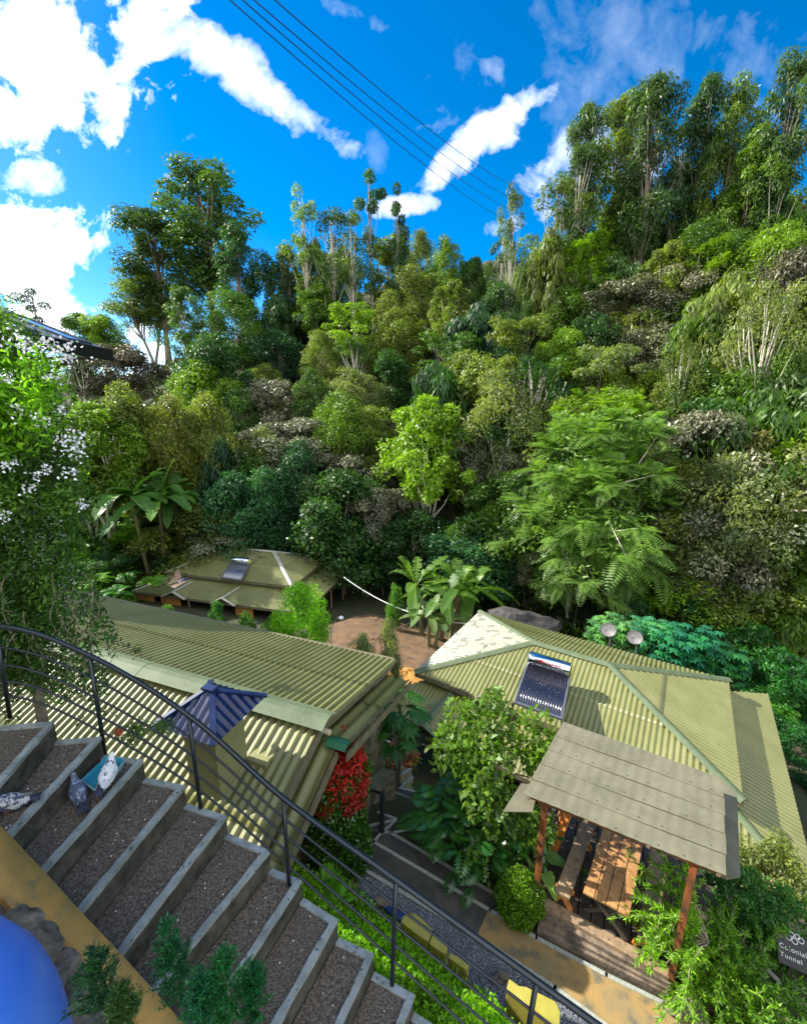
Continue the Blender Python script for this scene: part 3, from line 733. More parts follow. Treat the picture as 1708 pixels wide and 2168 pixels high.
def hip_house(name, label, NL, FL, FR, NR, ridge_s, ze, zr, zs, skirt, ground_z, capm, wallm, solar, gablets=(), skirt_ext=0.0, sides=(0, 1, 2, 3)):
    """cottage with an upper hip roof over a lower skirt roof; corners are the upper eave in plan"""
    NL, FL, FR, NR = [Vector((float(p[0]), float(p[1]), 0)) for p in (NL, FL, FR, NR)]
    ux = ((NR - NL) + (FR - FL)).normalized(); uy = Vector((-ux.y, ux.x, 0))
    W = ((NR - NL).length + (FR - FL).length) / 2; D = ((FL - NL).dot(uy) + (FR - NR).dot(uy)) / 2
    cen = (NL + FL + FR + NR) / 4
    def P(a, b, z): q = cen + ux * a + uy * b; return Vector((q.x, q.y, z))
    t = thing(name, P(0, 0, ground_z), label, 'house')
    a, b = W / 2, D / 2; r0, r1 = ridge_s
    rl, rr = P(r0, 0, zr), P(r1, 0, zr)
    c = [P(-a, -b, ze), P(a, -b, ze), P(a, b, ze), P(-a, b, ze)]
    roofs = []
    m = MB(); roof_from(m, [c[0], c[1], rr, rl]); roof_from(m, [c[1], c[2], rr]); roof_from(m, [c[2], c[3], rl, rr]); roof_from(m, [c[3], c[0], rl])
    ro = m.build('roof', 'roof_olive', t, smooth=True)
    m = MB()
    up = Vector((0, 0, .02))
    cap_strip(m, rl, rr, .17)
    for p, q in ((c[0], rl), (c[3], rl), (c[1], rr), (c[2], rr)): cap_strip(m, q + (p - q) * .0, p, .15)
    m.build('ridge_cap', capm, ro)
    # fascia and band wall between the two roofs
    m = MB()
    for p, q in ((c[0], c[1]), (c[1], c[2]), (c[2], c[3]), (c[3], c[0])):
        m.beam(p - Vector((0, 0, .10)), q - Vector((0, 0, .10)), .03, .16)
    m.build('fascia', 'fascia', ro)
    i = .25
    m = MB(); zi = ze - .15
    m.prism([tuple(P(x, y, 0))[:2] for x, y in ((-a + i, -b + i), (a - i, -b + i), (a - i, b - i), (-a + i, b - i))], zs + .1, zi)
    m.build('upper_wall', 'fascia', t)
    # skirt roof
    s = skirt; m = MB(); zt = ze - .38; e = skirt_ext
    ins = [P(-a + i, -b + i, zt), P(a - i, -b + i, zt), P(a - i, b - i, zt), P(-a + i, b - i, zt)]
    ou = [P(-a - s, -b - s - e, zs), P(a + s, -b - s - e, zs), P(a + s, b + s, zs), P(-a - s, b + s, zs)]
    for k in sides: roof_from(m, [ou[k], ou[(k + 1) % 4], ins[(k + 1) % 4], ins[k]])
    sk = m.build('veranda_roof', 'roof_olive', t, smooth=True)
    m = MB()
    for k in (range(4) if len(sides) == 4 else (1,)):
        m = MB(); cap_strip(m, ins[k], ou[k], .13); m.build('ridge_cap', capm, sk)
    m = MB()
    for k in sides: m.beam(ou[k] - Vector((0, 0, .09)), ou[(k + 1) % 4] - Vector((0, 0, .09)), .03, .15)
    m.build('fascia', 'fascia', sk)
    # gablets over the front veranda
    for g in gablets:
        m = MB(); slope = (zt - zs) / (s + i + e); yo = -b - s - e - .35; hw = .95; zr_ = zs + .5; back = -b - s - e + (zr_ - zs) / slope
        pk = P(g, yo, zr_); pb = P(g, back, zr_)
        for sg in (-1, 1):
            el = P(g + sg * hw, yo, zs + .06)
            eb = P(g + sg * hw, -b - s - e + .05, zs + .06)
            roof_from(m, [el, eb, pb, pk], amp=.018)
        gb = m.build('porch_gable', 'roof_olive', t, smooth=True)
        m = MB(); cap_strip(m, pk, pb, .11)
        for sg in (-1, 1): m.beam(pk + Vector((0, 0, .03)), P(g + sg * hw, yo, zs + .08), .16, .05)
        m.build('barge_board', capm, gb)
    # walls, openings, posts
    m = MB(); w = .0; zw = zs + .25
    wa, wb = a - .3, b - .3
    m.prism([tuple(P(x, y, 0))[:2] for x, y in ((-wa, -wb), (wa, -wb), (wa, wb), (-wa, wb))], ground_z - .3, zw)
    wl = m.build('wall', wallm, t)
    nW = 5
    for k in range(nW):
        x = -wa + (k + .5) * 2 * wa / nW; q = P(x, -wb - .03, ground_z + 1.25)
        rotm = Matrix.Rotation(math.atan2(ux.y, ux.x), 3, 'Z')
        if k in (1, 3):
            f = MB().box(P(x, -wb - .03, ground_z + 1.02), (.95, .07, 2.05), rotm).build('door', 'wood_brown', wl)
            MB().box(P(x + .36, -wb - .085, ground_z + 1.0), (.05, .05, .14), rotm).build('handle', 'chrome', f)
        else:
            f = MB()
            for dx, dz, sx, sz in ((0, .62, 1.3, .07), (0, -.62, 1.3, .07), (-.62, 0, .07, 1.2), (.62, 0, .07, 1.2), (0, 0, .05, 1.2), (0, .1, 1.2, .04)):
                f.box(P(x + dx, -wb - .04, ground_z + 1.35 + dz), (sx, .09, sz), rotm)
            f = f.build('window', 'cream_wall', wl); MB().box(P(x, -wb - .015, ground_z + 1.35), (1.2, .05, 1.2), rotm).build('pane', 'window_dark', f)
    for x, y in [(-a - s + .2 + (2 * a + 2 * s - .4) * k / 6, -b - s - e + .2) for k in range(7)] + [(a + s - .2, -b - s - e + .2 + (2 * b + 2 * s + e - .4) * k / 4) for k in range(1, 5)]:
        MB().tube([P(x, y, ground_z - .3), P(x, y, zs - .05)], .055, 8).build('veranda_post', 'wood_brown', t)
    m = MB(); m.prism([tuple(P(x, y, 0))[:2] for x, y in ((-a - s, -b - s - e), (a + s, -b - s - e), (a + s, b + s), (-a - s, b + s))], ground_z - 1.5, ground_z + .05)
    m.build('veranda_floor', 'asphalt', t)
    # solar water heater lying on the front slope
    return t, P, dict(a=a, b=b, c=c, rl=rl, rr=rr, ux=ux, uy=uy)

def solar_heater(px_a, px_b, bot, zplane, label, red=False, name='solar_water_heater', tubes='tube'):
    """px_a, px_b ends of the tank (3-D points), bot the foot of the frame middle"""
    A, B = V(px_a), V(px_b); d = (B - A).normalized(); Lk = (B - A).length
    t = thing(name, (A + B) / 2, label, 'solar heater')
    tk = MB().tube([A, A + d * .04, A + d * .05, B - d * .05, B - d * .04, B], [.15, .21, .22, .22, .21, .15], 20).build('tank', 'chrome', t, smooth=True)
    MB().tube([B + d * .002, B + d * .07], [.20, .14], 16).build('end_cap', 'yellow_cap', tk)
    if red:
        m = MB(); fr = Vector((0, 0, 1)).cross(d).normalized() * -1
        fr = -(-d.cross(Vector((0, 0, 1)))).normalized()
        nrm = Vector((fr.x, fr.y, 0)).normalized()
        if nrm.y > 0: nrm = -nrm
        for k in range(9):
            x = .42 + k * .075; q = A + d * x + nrm * .2 + Vector((0, 0, .11)); hgt = .09 if k == 0 else .05
            m.beam(q - Vector((0, 0, hgt / 2)), q + Vector((0, 0, hgt / 2)), .045 if k else .1, .012, up=tuple(nrm))
        m.build('tank_marking', 'red_print', tk)
    foot = V(bot); mid = (A + B) / 2; dn = foot - mid; nt_ = 18
    bk = [A + Vector((0, 0, -.2)), B + Vector((0, 0, -.2)), B + dn + Vector((0, 0, -.1)), A + dn + Vector((0, 0, -.1))]
    MB().add(bk + [p - Vector((0, 0, .01)) for p in bk], [(0, 1, 2, 3), (7, 6, 5, 4), (0, 4, 5, 1), (1, 5, 6, 2), (2, 6, 7, 3), (3, 7, 4, 0)]).build('reflector', 'tube_rail', t)
    for k in range(nt_):
        x = (k + .5) / nt_; p = A + d * (Lk * (.03 + .94 * x)) - Vector((0, 0, .1)); q = p + dn
        MB().tube([p, q], .024, 6).build('glass_tube', tubes, t, smooth=True)
    m = MB()
    for e in (A + d * .02, B - d * .02):
        m.beam(e - Vector((0, 0, .16)), e + dn - Vector((0, 0, .06)), .045, .045)
        m.beam(e - Vector((0, 0, .16)), e - Vector((0, 0, .62)) + dn * .02, .035, .035); m.beam(e + dn * .45 - Vector((0, 0, .15)), e + dn * .3 - Vector((0, 0, .5)), .03, .03)
    for f_ in (.35, .7): m.beam(A + dn * f_ - Vector((0, 0, .16)), B + dn * f_ - Vector((0, 0, .16)), .04, .025)
    m.beam(A + dn - Vector((0, 0, .08)), B + dn - Vector((0, 0, .08)), .08, .06)
    m.build('frame', 'tube_rail', t)
    return t

# --- near large cottage (behind the picnic shelter)
H2, P2, I2 = hip_house('cottage', 'large cottage with green corrugated hip roof and one pale highlit hip behind the picnic shelter',
    (0.11, 14.07), (3.95, 18.2), (11.96, 13.1), (7.86, 8.64), (-1.35, 1.2), -9.3, -8.4, -10.15, 1.35, -12.45, 'cap_green', 'cream_wall', None, gablets=(-3.3,), skirt_ext=.1, sides=(0, 1))
# bright left hip: sun highlight put into the colour of its own paler sheets
def highlit():
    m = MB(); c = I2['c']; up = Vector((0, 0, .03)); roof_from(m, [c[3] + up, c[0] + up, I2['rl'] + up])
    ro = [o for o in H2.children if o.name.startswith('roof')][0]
    mm = mat('highlit_sheet', (.24, .25, .17), .5, var=(.30, .31, .225), scale=3, extra=((.12, .125, .095), 3.0, .53, .6)) or roof_mat('highlit_sheet_metal', (.30, .31, .22), (.38, .39, .29), (.13, .13, .11)); mm.node_tree.nodes['Principled BSDF'].inputs['Roughness'].default_value = .3
    tag(m.build('highlit_sheets', mm, ro, smooth=True), 'pale bleached sheets mottled with grey')
highlit()
A = PT(1117, 1391, 14.05); B = PT(1208, 1419, 13.55)
solar_heater(A, B, PT(1138, 1499, 12.1) * 1.0, 0, 'big solar water heater with mirror bright tank on the large cottage roof', red=True)
# --- far cottage
H3, P3, I3 = hip_house('cottage', 'small far cottage with orange walls and two porch gables below the forested slope',
    (-17.8, 29.6), (-15.5, 35.0), (-5.6, 32.6), (-7.9, 26.8), (-2.0, 2.0), -11.6, -10.4, -12.6, 1.6, -15.0, 'cap_pale', 'orange_wall', None, gablets=(-2.9, 1.0))
for x0, w0 in ((-I3['a'] - .9, 1.5), (-I3['a'] + 1.3, 1.6), (I3['a'] - 3.0, 1.3)):
    MB().box(P3(x0, -I3['b'] - 1.25, -13.8), (w0, .12, 2.3), Matrix.Rotation(math.atan2(I3['ux'].y, I3['ux'].x), 3, 'Z')).build('veranda_wall', 'orange_wall', H3)
solar_heater(PT(489, 1184, 31.2), PT(529, 1189, 30.9), PT(490, 1223, 29.3), 0, 'distant solar water heater on the far cottage roof', tubes='tube_rail')
for (u0, v0, u1, v1) in ((0, 0, 0, 0),):
    pass

# --- near house: long olive gable roof with ridge cap, chimney, lower verge roof
RA, RB = V(PZ(680, 1524, -5.3)), V(PZ(280, 1410, -5.3)); dr = (RB - RA); dr.z = 0; dr.normalize()
pf = Vector((-dr.y, dr.x, 0)); 
if pf.y < 0: pf = -pf
LH = thing('long_house', (-5, 8, -8.8), 'long house with olive corrugated gable roof just below the curved stairway', 'house')
Lr = 14.5
def LP(s, f, z): q = RA + dr * s + pf * f; return Vector((q.x, q.y, z))
m = MB(); fN, fF = 2.35, 3.35; slope = .8 / 3.3
zf = lambda f: -5.3 - abs(f) * slope
roof_from(m, [LP(Lr, fF, zf(fF)), LP(-.12, fF, zf(fF)), LP(-.12, 0, -5.3), LP(Lr, 0, -5.3)], pitch=.15, amp=.026)
ro1 = m.build('roof', 'roof_olive', LH, smooth=True)
m = MB(); zfn = lambda f: -5.33 - abs(f) * .42
roof_from(m, [LP(-.02, -fN, zfn(fN)), LP(Lr, -fN, zfn(fN)), LP(Lr, 0, -5.33), LP(-.02, 0, -5.33)], pitch=.16, amp=.026)
m.build('roof', 'roof_olive', LH, smooth=True)
m = MB(); cap_strip(m, LP(-.14, 0, -5.27), LP(Lr, 0, -5.27), .25, seg=1.45, h=.05); m.build('ridge_cap', 'cap_green', ro1)
# lower verge roof showing beyond the gable end
m = MB(); lo = .42
for f, z, vx in ((fF - .1, zf(fF), -.5), (-fN + .05, zfn(fN), -.3)):
    roof_from(m, [LP(vx, f, z - lo), LP(.7, f, z - lo), LP(.7, 0, -5.33 - lo), LP(vx, 0, -5.33 - lo)], pitch=.26, amp=.03)
vr_ = m.build('verge_roof', 'roof_olive', LH, smooth=True)
m = MB(); cap_strip(m, LP(-.5, 0, -5.27 - lo), LP(-.16, 0, -5.27 - lo), .14, seg=2); m.build('ridge_cap', 'gutter_green', vr_)
m = MB()
for f, z in ((fF, zf(fF)), (-fN, zfn(fN))):
    m.beam(LP(-.03, 0, -5.45), LP(-.03, f, z - .10), .04, .16); m.beam(LP(-.49 if f > 0 else -.29, 0, -5.5 - lo), LP(-.49 if f > 0 else -.29, f, z - .17 - lo), .04, .16)
m.build('fascia', 'fascia', LH)
MB().tube([LP(-.2, -.05, -5.46), LP(.1, -.05, -5.46)], .05, 10).build('vent_pipe', 'cream_wall', LH)
m = MB(); gz = -8.8
m.prism([tuple(LP(s, f, 0))[:2] for s, f in ((.5, -fN + .35), (Lr - .3, -fN + .35), (Lr - .3, fF - .35), (.5, fF - .35))], gz - 3.2, -6.35)
m.build('wall', 'olive_wall', LH)
m = MB(); m.prism([tuple(LP(s, f, 0))[:2] for s, f in ((.5, -.9), (.9, -.9), (.9, .9), (.5, .9))], -6.4, -5.62); m.build('gable_wall', 'olive_wall', LH)
m = MB(); m.prism([tuple(LP(s, f, 0))[:2] for s, f in ((.12, fF - 1.15), (.55, fF - 1.15), (.55, fF - .3), (.12, fF - .3))], -12, -6.35); m.build('stone_pier', 'masonry', LH)
m = MB(); m.box(LP(2.5, fF - .33, -7.6), (1.2, .08, 1.1), Matrix.Rotation(math.atan2(dr.y, dr.x), 3, 'Z')); m.build('window', 'window_dark', LH)
m = MB()
for f, z in ((fF, zf(fF)),): m.beam(LP(0, f + .04, z - .06), LP(Lr, f + .04, z - .06), .1, .1)
m.build('gutter', 'fascia', LH)
# chimney: olive stack under a navy corrugated hip cap
cb = V(PZ(430, 1590, -5.75)); ch = thing('chimney', (cb.x, cb.y, -5.9), 'square olive chimney with navy blue corrugated hip cap on the long house', 'chimney')
rc = Matrix.Rotation(math.atan2(dr.y, dr.x), 3, 'Z')
def CP(a, b, z): q = rc @ Vector((a, b, 0)); return Vector((cc.x + q.x, cc.y + q.y, z))
cc = V(PZ(448, 1492, -4.5))
MB().box((cc.x, cc.y, -5.3), (.62, .62, 1.5), rc).build('stack', 'olive_wall', ch)
m = MB(); w_, zt_, zc_ = .56, -4.22, -4.62; r_ = .05
k4 = [CP(-w_, -w_, zc_), CP(w_, -w_, zc_), CP(w_, w_, zc_), CP(-w_, w_, zc_)]; ap = [CP(-r_, 0, zt_), CP(r_, 0, zt_)]
roof_from(m, [k4[0], k4[1], ap[1], ap[0]], .13, .02); roof_from(m, [k4[2], k4[3], ap[0], ap[1]], .13, .02)
roof_from(m, [k4[1], k4[2], ap[1]], .13, .02); roof_from(m, [k4[3], k4[0], ap[0]], .13, .02)
bc = m.build('cap_roof', 'blue_metal', ch, smooth=True)
m = MB()
for k, p in enumerate(k4): m.beam(ap[0] if k in (0, 3) else ap[1], p + (p - CP(0, 0, zc_)) * .04 + Vector((0, 0, .03)), .09, .035)
m.beam(CP(-.11, 0, zt_ + .02), CP(.11, 0, zt_ + .02), .13, .04)
m.build('hip_trim', 'blue_metal', bc)

# --- white house with dark eave at the far side, and an unseen block added beyond the frame to shade the stairway
WH = thing('white_house', (-15, 16, -7), 'white walled house with dark slate roof and skylights behind the flowering climber', 'house')
ex, ey = -13.2, 20.4; ez = 2.6; sl_ = .40
m = MB(); m.prism([(-16.2, 15.5), (-16.2, 19.6), (-23, 19.6), (-23, 15.5)], -12, 2.3); m.build('wall', 'white_wall', WH)
m = MB(); th = .05
q = [(ex, 15, ez), (ex, ey, ez), (ex - 4.5, ey, ez + 4.5 * sl_), (ex - 4.5, 15, ez + 4.5 * sl_)]
m.add([(a, b, c) for a, b, c in q] + [(a, b, c - .1) for a, b, c in q], [(0, 1, 2, 3), (7, 6, 5, 4), (0, 4, 5, 1), (1, 5, 6, 2), (2, 6, 7, 3), (3, 7, 4, 0)])
q = [(ex - 4.5, 15, ez + 4.5 * sl_ - .01), (ex - 4.5, ey, ez + 4.5 * sl_ - .01), (ex - 10.4, ey, ez - .3), (ex - 10.4, 15, ez - .3)]
m.add([(a, b, c) for a, b, c in q] + [(a, b, c - .1) for a, b, c in q], [(0, 1, 2, 3), (7, 6, 5, 4), (0, 4, 5, 1), (1, 5, 6, 2), (2, 6, 7, 3), (3, 7, 4, 0)])
wr = m.build('roof', 'slate_roof', WH)
MB().beam((ex + .02, 15, ez - .2), (ex + .02, ey + .02, ez - .2), .07, .5).build('fascia', 'sign_black', wr)
for y0 in (18.6, 15.8):
    m = MB(); x0, x1 = ex - .5, ex - 3.2; zz = lambda x: ez + (ex - x) * sl_ + .03
    f = MB()
    for (xa, ya, xb, yb) in ((x0, y0, x1, y0), (x0, y0 + 1.3, x1, y0 + 1.3), (x0, y0, x0, y0 + 1.3), (x1, y0, x1, y0 + 1.3)):
        f.beam((xa, ya, zz(xa)), (xb, yb, zz(xb)), .07, .09)
    fr = f.build('skylight', 'slate_roof', wr)
    m.add([(x0, y0, zz(x0)), (x0, y0 + 1.3, zz(x0)), (x1, y0 + 1.3, zz(x1)), (x1, y0, zz(x1))], [(0, 1, 2, 3)]); m.build('pane', 'glass', fr)
m = MB()
for y0 in (19.3,): m.beam((-16.2, y0, 1.2), (-14.2, y0, 2.2), .22, .2, up=(0, 1, 0)); m.beam((-16.25, y0, 2.15), (-13.3, y0, 2.15), .16, .12)
m.build('bracket', 'wood_dark', WH)
m = MB(); m.box((-16.18, 17.0, -1.6), (.08, 1.3, 1.3)); m.build('window', 'window_dark', WH)
OW = thing('shade_block', (-5.4, 2, -5), 'cream wing of the upper house whose shadow falls over the curved stairway', 'house')
m = MB(); m.prism([(-5.1, -5), (-5.1, 4.5), (-8.3, 4.5), (-8.3, -5)], -9, 2.7); m.build('wall', 'cream_wall', OW)
# ---------------------------------------------------------------- curved stairway
K = 1.3
OX = [(-3.29, 3.44), (-2.91, 3.48), (-2.5, 3.42), (-2.08, 3.33), (-1.65, 3.2), (-1.21, 3.04), (-.91, 2.94), (-.57, 2.77), (-.25, 2.65), (.09, 2.5)]
IX = [(-3.17, 2.76), (-2.91, 2.51), (-2.61, 2.42), (-2.29, 2.29), (-1.96, 2.17), (-1.70, 2.08)]
for k in range(6, 10): IX.append((IX[-1][0] + .32, IX[-1][1] - .14))
for k in range(10, 14): OX.append((OX[-1][0] + .36, OX[-1][1] - .17)); IX.append((IX[-1][0] + .32, IX[-1][1] - .16))
OX = [(-4.3, 3.3)] + OX; IX = [(-4.3, 2.6)] + IX         # landing above the first nosing
IX = [(OX[k][0] + (IX[k][0] - OX[k][0]) * 1.35, OX[k][1] + (IX[k][1] - OX[k][1]) * 1.35) for k in range(len(OX))]
ZT = [-2.86 - .208 * (k - 1) for k in range(len(OX))]
ZT[0] = -2.86 + .01
ST = thing('stairway', (-1.5, 2.8, -8.8), 'curved concrete stairway with dark pebbled treads and pale worn edges', 'stairway')
def along(k, t):
    return (OX[k][0] + (IX[k][0] - OX[k][0]) * t, OX[k][1] + (IX[k][1] - OX[k][1]) * t)
for k in range(1, len(OX)):
    o0, o1 = np.array(OX[k - 1]), np.array(OX[k]); i0, i1 = np.array(IX[k - 1]), np.array(IX[k]); z = ZT[k]
    if k == 1: z = ZT[1]
    nz = .052; d = unit((o1 - o0)[None])[0]; di = unit((i1 - i0)[None])[0]; sd = unit((i1 - o1)[None])[0]
    m = MB(); m.prism([tuple(o0 + d * .001), tuple(o1 - d * nz), tuple(i1 - di * nz), tuple(i0)], -9, z - .012)
    m.build('tread', 'agg', ST)
    # front kerb (nosing) with ragged edge, and outer kerb
    n = 16; jit = lambda: random.uniform(-.006, .006)
    A_ = [tuple(o1 + (i1 - o1) * t + d * jit()) for t in np.linspace(0, 1, n)]; B_ = [tuple(o1 + (i1 - o1) * t - d * nz + d * jit()) for t in np.linspace(1, 0, n)]
    m = MB(); m.prism(A_ + B_, z - .03, z + .008); m.build('nosing', 'nosing', ST)
    m = MB(); m.prism([tuple(o1 - d * .008), tuple(i1 - di * .008), tuple(i1 - di * .04), tuple(o1 - d * .04)], -9, z - .03); m.build('riser', 'riser', ST)
    m = MB(); kw = .055; ext = -d * .03
    m.prism([tuple(o0 - sd * .0), tuple(o1 - d * nz - sd * .0), tuple(o1 - d * nz + sd * kw), tuple(o0 + sd * kw)], z - .03, z + .006); m.build('side_kerb', 'nosing', ST)
m = MB()
m.prism([OX[k] for k in range(len(OX))] + [(OX[k][0] + .02, OX[k][1] - .03) for k in range(len(OX) - 1, -1, -1)], -9, ZT[-1] - .3)
m.build('side_wall', 'riser', ST)
# chips of white grit and leaf litter lying on the treads
m = MB()
for _ in range(150):
    k = random.randrange(1, 12); t = random.random(); s = random.random()
    a = np.array(along(k, t)); b = np.array(along(k - 1, t)); q = b + (a - b) * (.15 + .7 * s); r = random.uniform(.003, .008)
    m.add([(q[0] + r * x, q[1] + r * y, ZT[k] - .011 + zz) for x, y, zz in ((1, 0, 0), (0, 1.3, 0), (-1, .2, 0), (.1, -1, 0), (0, 0, r))], [(0, 1, 4), (1, 2, 4), (2, 3, 4), (3, 0, 4)])
tag(m.build('grit', 'petal'), 'scattered pale grit on the stair treads', 'grit', kind='stuff')
# railing: posts on the treads, hand rail and four rods following the flight
RL = thing('stair_railing', (-2.4, 3.3, -3.1), 'dark blue black steel railing with hand rail and four rods along the curved stairway', 'railing')
posts = [((20, 1510), (-8, 1325), -2.85), ((222, 1590), (190, 1388), ZT[3]), ((425, 1712), (400, 1515), ZT[5]), ((612, 1870), (600, 1690), ZT[7]), ((830, 2075), (838, 1862), ZT[9])]
base, top = [], []
for (b, t, z) in posts:
    p = PZ(b[0], b[1], z - .0); q = PY(t[0], t[1], p[1] + .0); base.append(V(p)); top.append(V(q))
base.append(base[-1] + (base[-1] - base[-2]) * 1.0); top.append(top[-1] + (top[-1] - top[-2]) * 1.0)
base.append(base[-1] + (base[-1] - base[-2])); top.append(top[-1] + (top[-1] - top[-2]))
b0 = base[0] + Vector((-1.0, -.25, .02)); base.insert(0, b0); top.insert(0, top[0] + Vector((-1.0, -.25, .02)))
def cr(P, n=8):
    out = []
    for i in range(len(P) - 1):
        p0 = P[max(i - 1, 0)]; p1 = P[i]; p2 = P[i + 1]; p3 = P[min(i + 2, len(P) - 1)]
        for k in range(n):
            t = k / n; out.append(.5 * ((2 * p1) + (-p0 + p2) * t + (2 * p0 - 5 * p1 + 4 * p2 - p3) * t * t + (-p0 + 3 * p1 - 3 * p2 + p3) * t ** 3))
    return out + [P[-1]]
for b, t in zip(base, top):
    MB().tube([b - Vector((0, 0, .05)), t], .0185, 10).build('post', 'steel_black', RL, smooth=True)
MB().tube(cr(top), .0225, 12).build('handrail', 'steel_black', RL, smooth=True)
for f in (.235, .43, .62, .79):
    MB().tube(cr([t + (b - t) * f for b, t in zip(base, top)]), .0098, 8).build('rod', 'steel_black', RL, smooth=True)

# ochre topped low wall along the inner side
far = [(-90, 1650, -2.6), (0, 1744, -2.86), (24, 1768, -2.95), (96, 1843, -3.16), (175, 1931, -3.37), (259, 2019, -3.58), (330, 2098, -3.79), (420, 2200, -4.04), (520, 2320, -4.3)]
near = [(-130, 1800, -2.75), (0, 1890, -3.0), (36, 1947, -3.12), (90, 1985, -3.26), (135, 2031, -3.4), (190, 2095, -3.56), (255, 2168, -3.75), (330, 2260, -3.98), (420, 2380, -4.2)]
def resamp(P, n):
    P = np.array(P); d = np.r_[0, np.cumsum(np.linalg.norm(np.diff(P, axis=0), axis=1))]; t = np.linspace(0, d[-1], n)
    return np.stack([np.interp(t, d, P[:, i]) for i in range(3)], 1)
FA = resamp([PZ(p[0], p[1], p[2] + .17) for p in far], 30); NE = resamp([PZ(p[0], p[1], p[2] + .17) for p in near], 30)
m = MB(); rows = []
for a, b in zip(FA, NE):
    mid = (a + b) / 2; mid[2] += .01; dn = lambda p, h: (p[0], p[1], p[2] - h)
    j = random.uniform(-.008, .008)
    rows.append([dn(a, 5), dn(a, .02), tuple(a * .93 + mid * .07 + [0, 0, .012]), tuple(mid), tuple(b * .93 + mid * .07 + [j, j, .008]), dn(b + [j, j, 0], .03), dn(b + [j, j, 0], 4)])
m.sheet(rows); tag(m.build('low_wall', 'ochre', smooth=True), 'low wall with ochre stained cement top beside the curved stairway', 'wall')
# earth and rocks beside the wall
m = MB(); g = []
for a in np.linspace(0, 1, 14):
    i = int(a * 29); p = NE[i]; dd = unit((NE[i] - FA[i])[None] * [1, 1, 0])[0]; g.append([(p[0] + t * dd[0] - .05 * dd[0], p[1] + t * dd[1] - .05 * dd[1], p[2] - .05 - .3 * t + .04 * math.sin(a * 23 + t * 9)) for t in np.linspace(0, 1.6, 10)])
m.sheet(g); tag(m.build('soil_bank', mat('dark_soil', (.05, .042, .035), .95, var=(.13, .11, .09), scale=12, bump=1, bscale=20), smooth=True), kind='structure')
rk = [(28, 1960, -3.02, .16, 'dark rock wedged at the top of the bank beside the ochre wall'), (72, 1992, -3.13, .17, 'pitted grey rock beside the blue tank and ochre wall'),
      (112, 2042, -3.27, .15, 'square cornered brown rock touching the ochre wall'), (152, 2090, -3.4, .17, 'brown rock lower down between blue tank and ochre wall'),
      (205, 2150, -3.55, .2, 'large brown rock below the others under the small juniper')]
for i, (u, v, z, r, lab) in enumerate(rk):
    p = PZ(u, v, z + .06); o = MB().blob((p[0] - .03, p[1] - .02, p[2] - r * .4), (r * 1.1, r * .9, r * .75), 14, .13, i + 3).build('rock', 'rock', smooth=False)
    tag(o, lab, 'rock')
# blue domed tank in the near corner
tk = V(PT(-550, 2520, 1.32)); TK = thing('water_tank', (tk.x, tk.y, tk.z - .9), 'bright blue plastic water tank with domed top beside the rocks', 'water tank')
m = MB(); prof = [(.02, .42), (.2, .41), (.4, .36), (.58, .26), (.70, .12), (.76, -.05), (.78, -.2), (.78, -1.4)]
vs = []; n = 64
for r, z in prof:
    for k in range(n): a = 2 * math.pi * k / n; vs.append((tk.x + r * math.cos(a), tk.y + r * math.sin(a), tk.z + z))
m.add(vs, [(i * n + k, (i + 1) * n + k, (i + 1) * n + (k + 1) % n, i * n + (k + 1) % n) for i in range(len(prof) - 1) for k in range(n)] + [tuple(range(n))])
m.build('tank_body', 'blue_tank', TK, smooth=True)

# ---------------------------------------------------------------- tray and pigeons
zt = ZT[3]
tc_ = [PZ(*p, zt + .06) for p in ((170, 1652), (228, 1599), (267, 1607), (209, 1680))]
tr_ = thing('water_tray', PZ(218, 1637, zt), 'turquoise enamel tray of water standing on the third stair tread', 'tray')
def rrect(cs, inset, r=.22, n=5):
    c = sum(cs) / 4; cs = [p + unit((c - p)[None])[0] * inset for p in cs]; out = []
    for i in range(4):
        a, b, d = cs[i - 1], cs[i], cs[(i + 1) % 4]
        for k in range(n + 1):
            t = k / n; p0 = b + (a - b) * r * .35; p1 = b + (d - b) * r * .35
            out.append((1 - t) ** 2 * p0 + 2 * t * (1 - t) * b + t * t * p1)
    return out
o_ = rrect(tc_, 0); i_ = rrect(tc_, .012); bt = rrect(tc_, .035)
m = MB(); dz = np.array([0, 0, 1.0]); n = len(o_)
rings = [[p - dz * .058 for p in rrect(tc_, .02)], [p for p in o_], [p + dz * .003 for p in i_]]
m.add([tuple(p) for r in rings for p in r], [(a * n + k, a * n + (k + 1) % n, (a + 1) * n + (k + 1) % n, (a + 1) * n + k) for a in range(2) for k in range(n)]); m.build('rim', 'tray_rim', tr_, smooth=False)
rings = [[p + dz * .003 for p in i_], [p - dz * .045 for p in bt]]
m = MB(); m.add([tuple(p) for r in rings for p in r], [(k, (k + 1) % n, n + (k + 1) % n, n + k) for k in range(n)] + [tuple(range(n, 2 * n))]); m.build('basin', 'tray', tr_)
m = MB(); m.add([tuple(p - dz * .022) for p in rrect(tc_, .026)], [tuple(range(n))]); m.build('water', 'water', tr_)

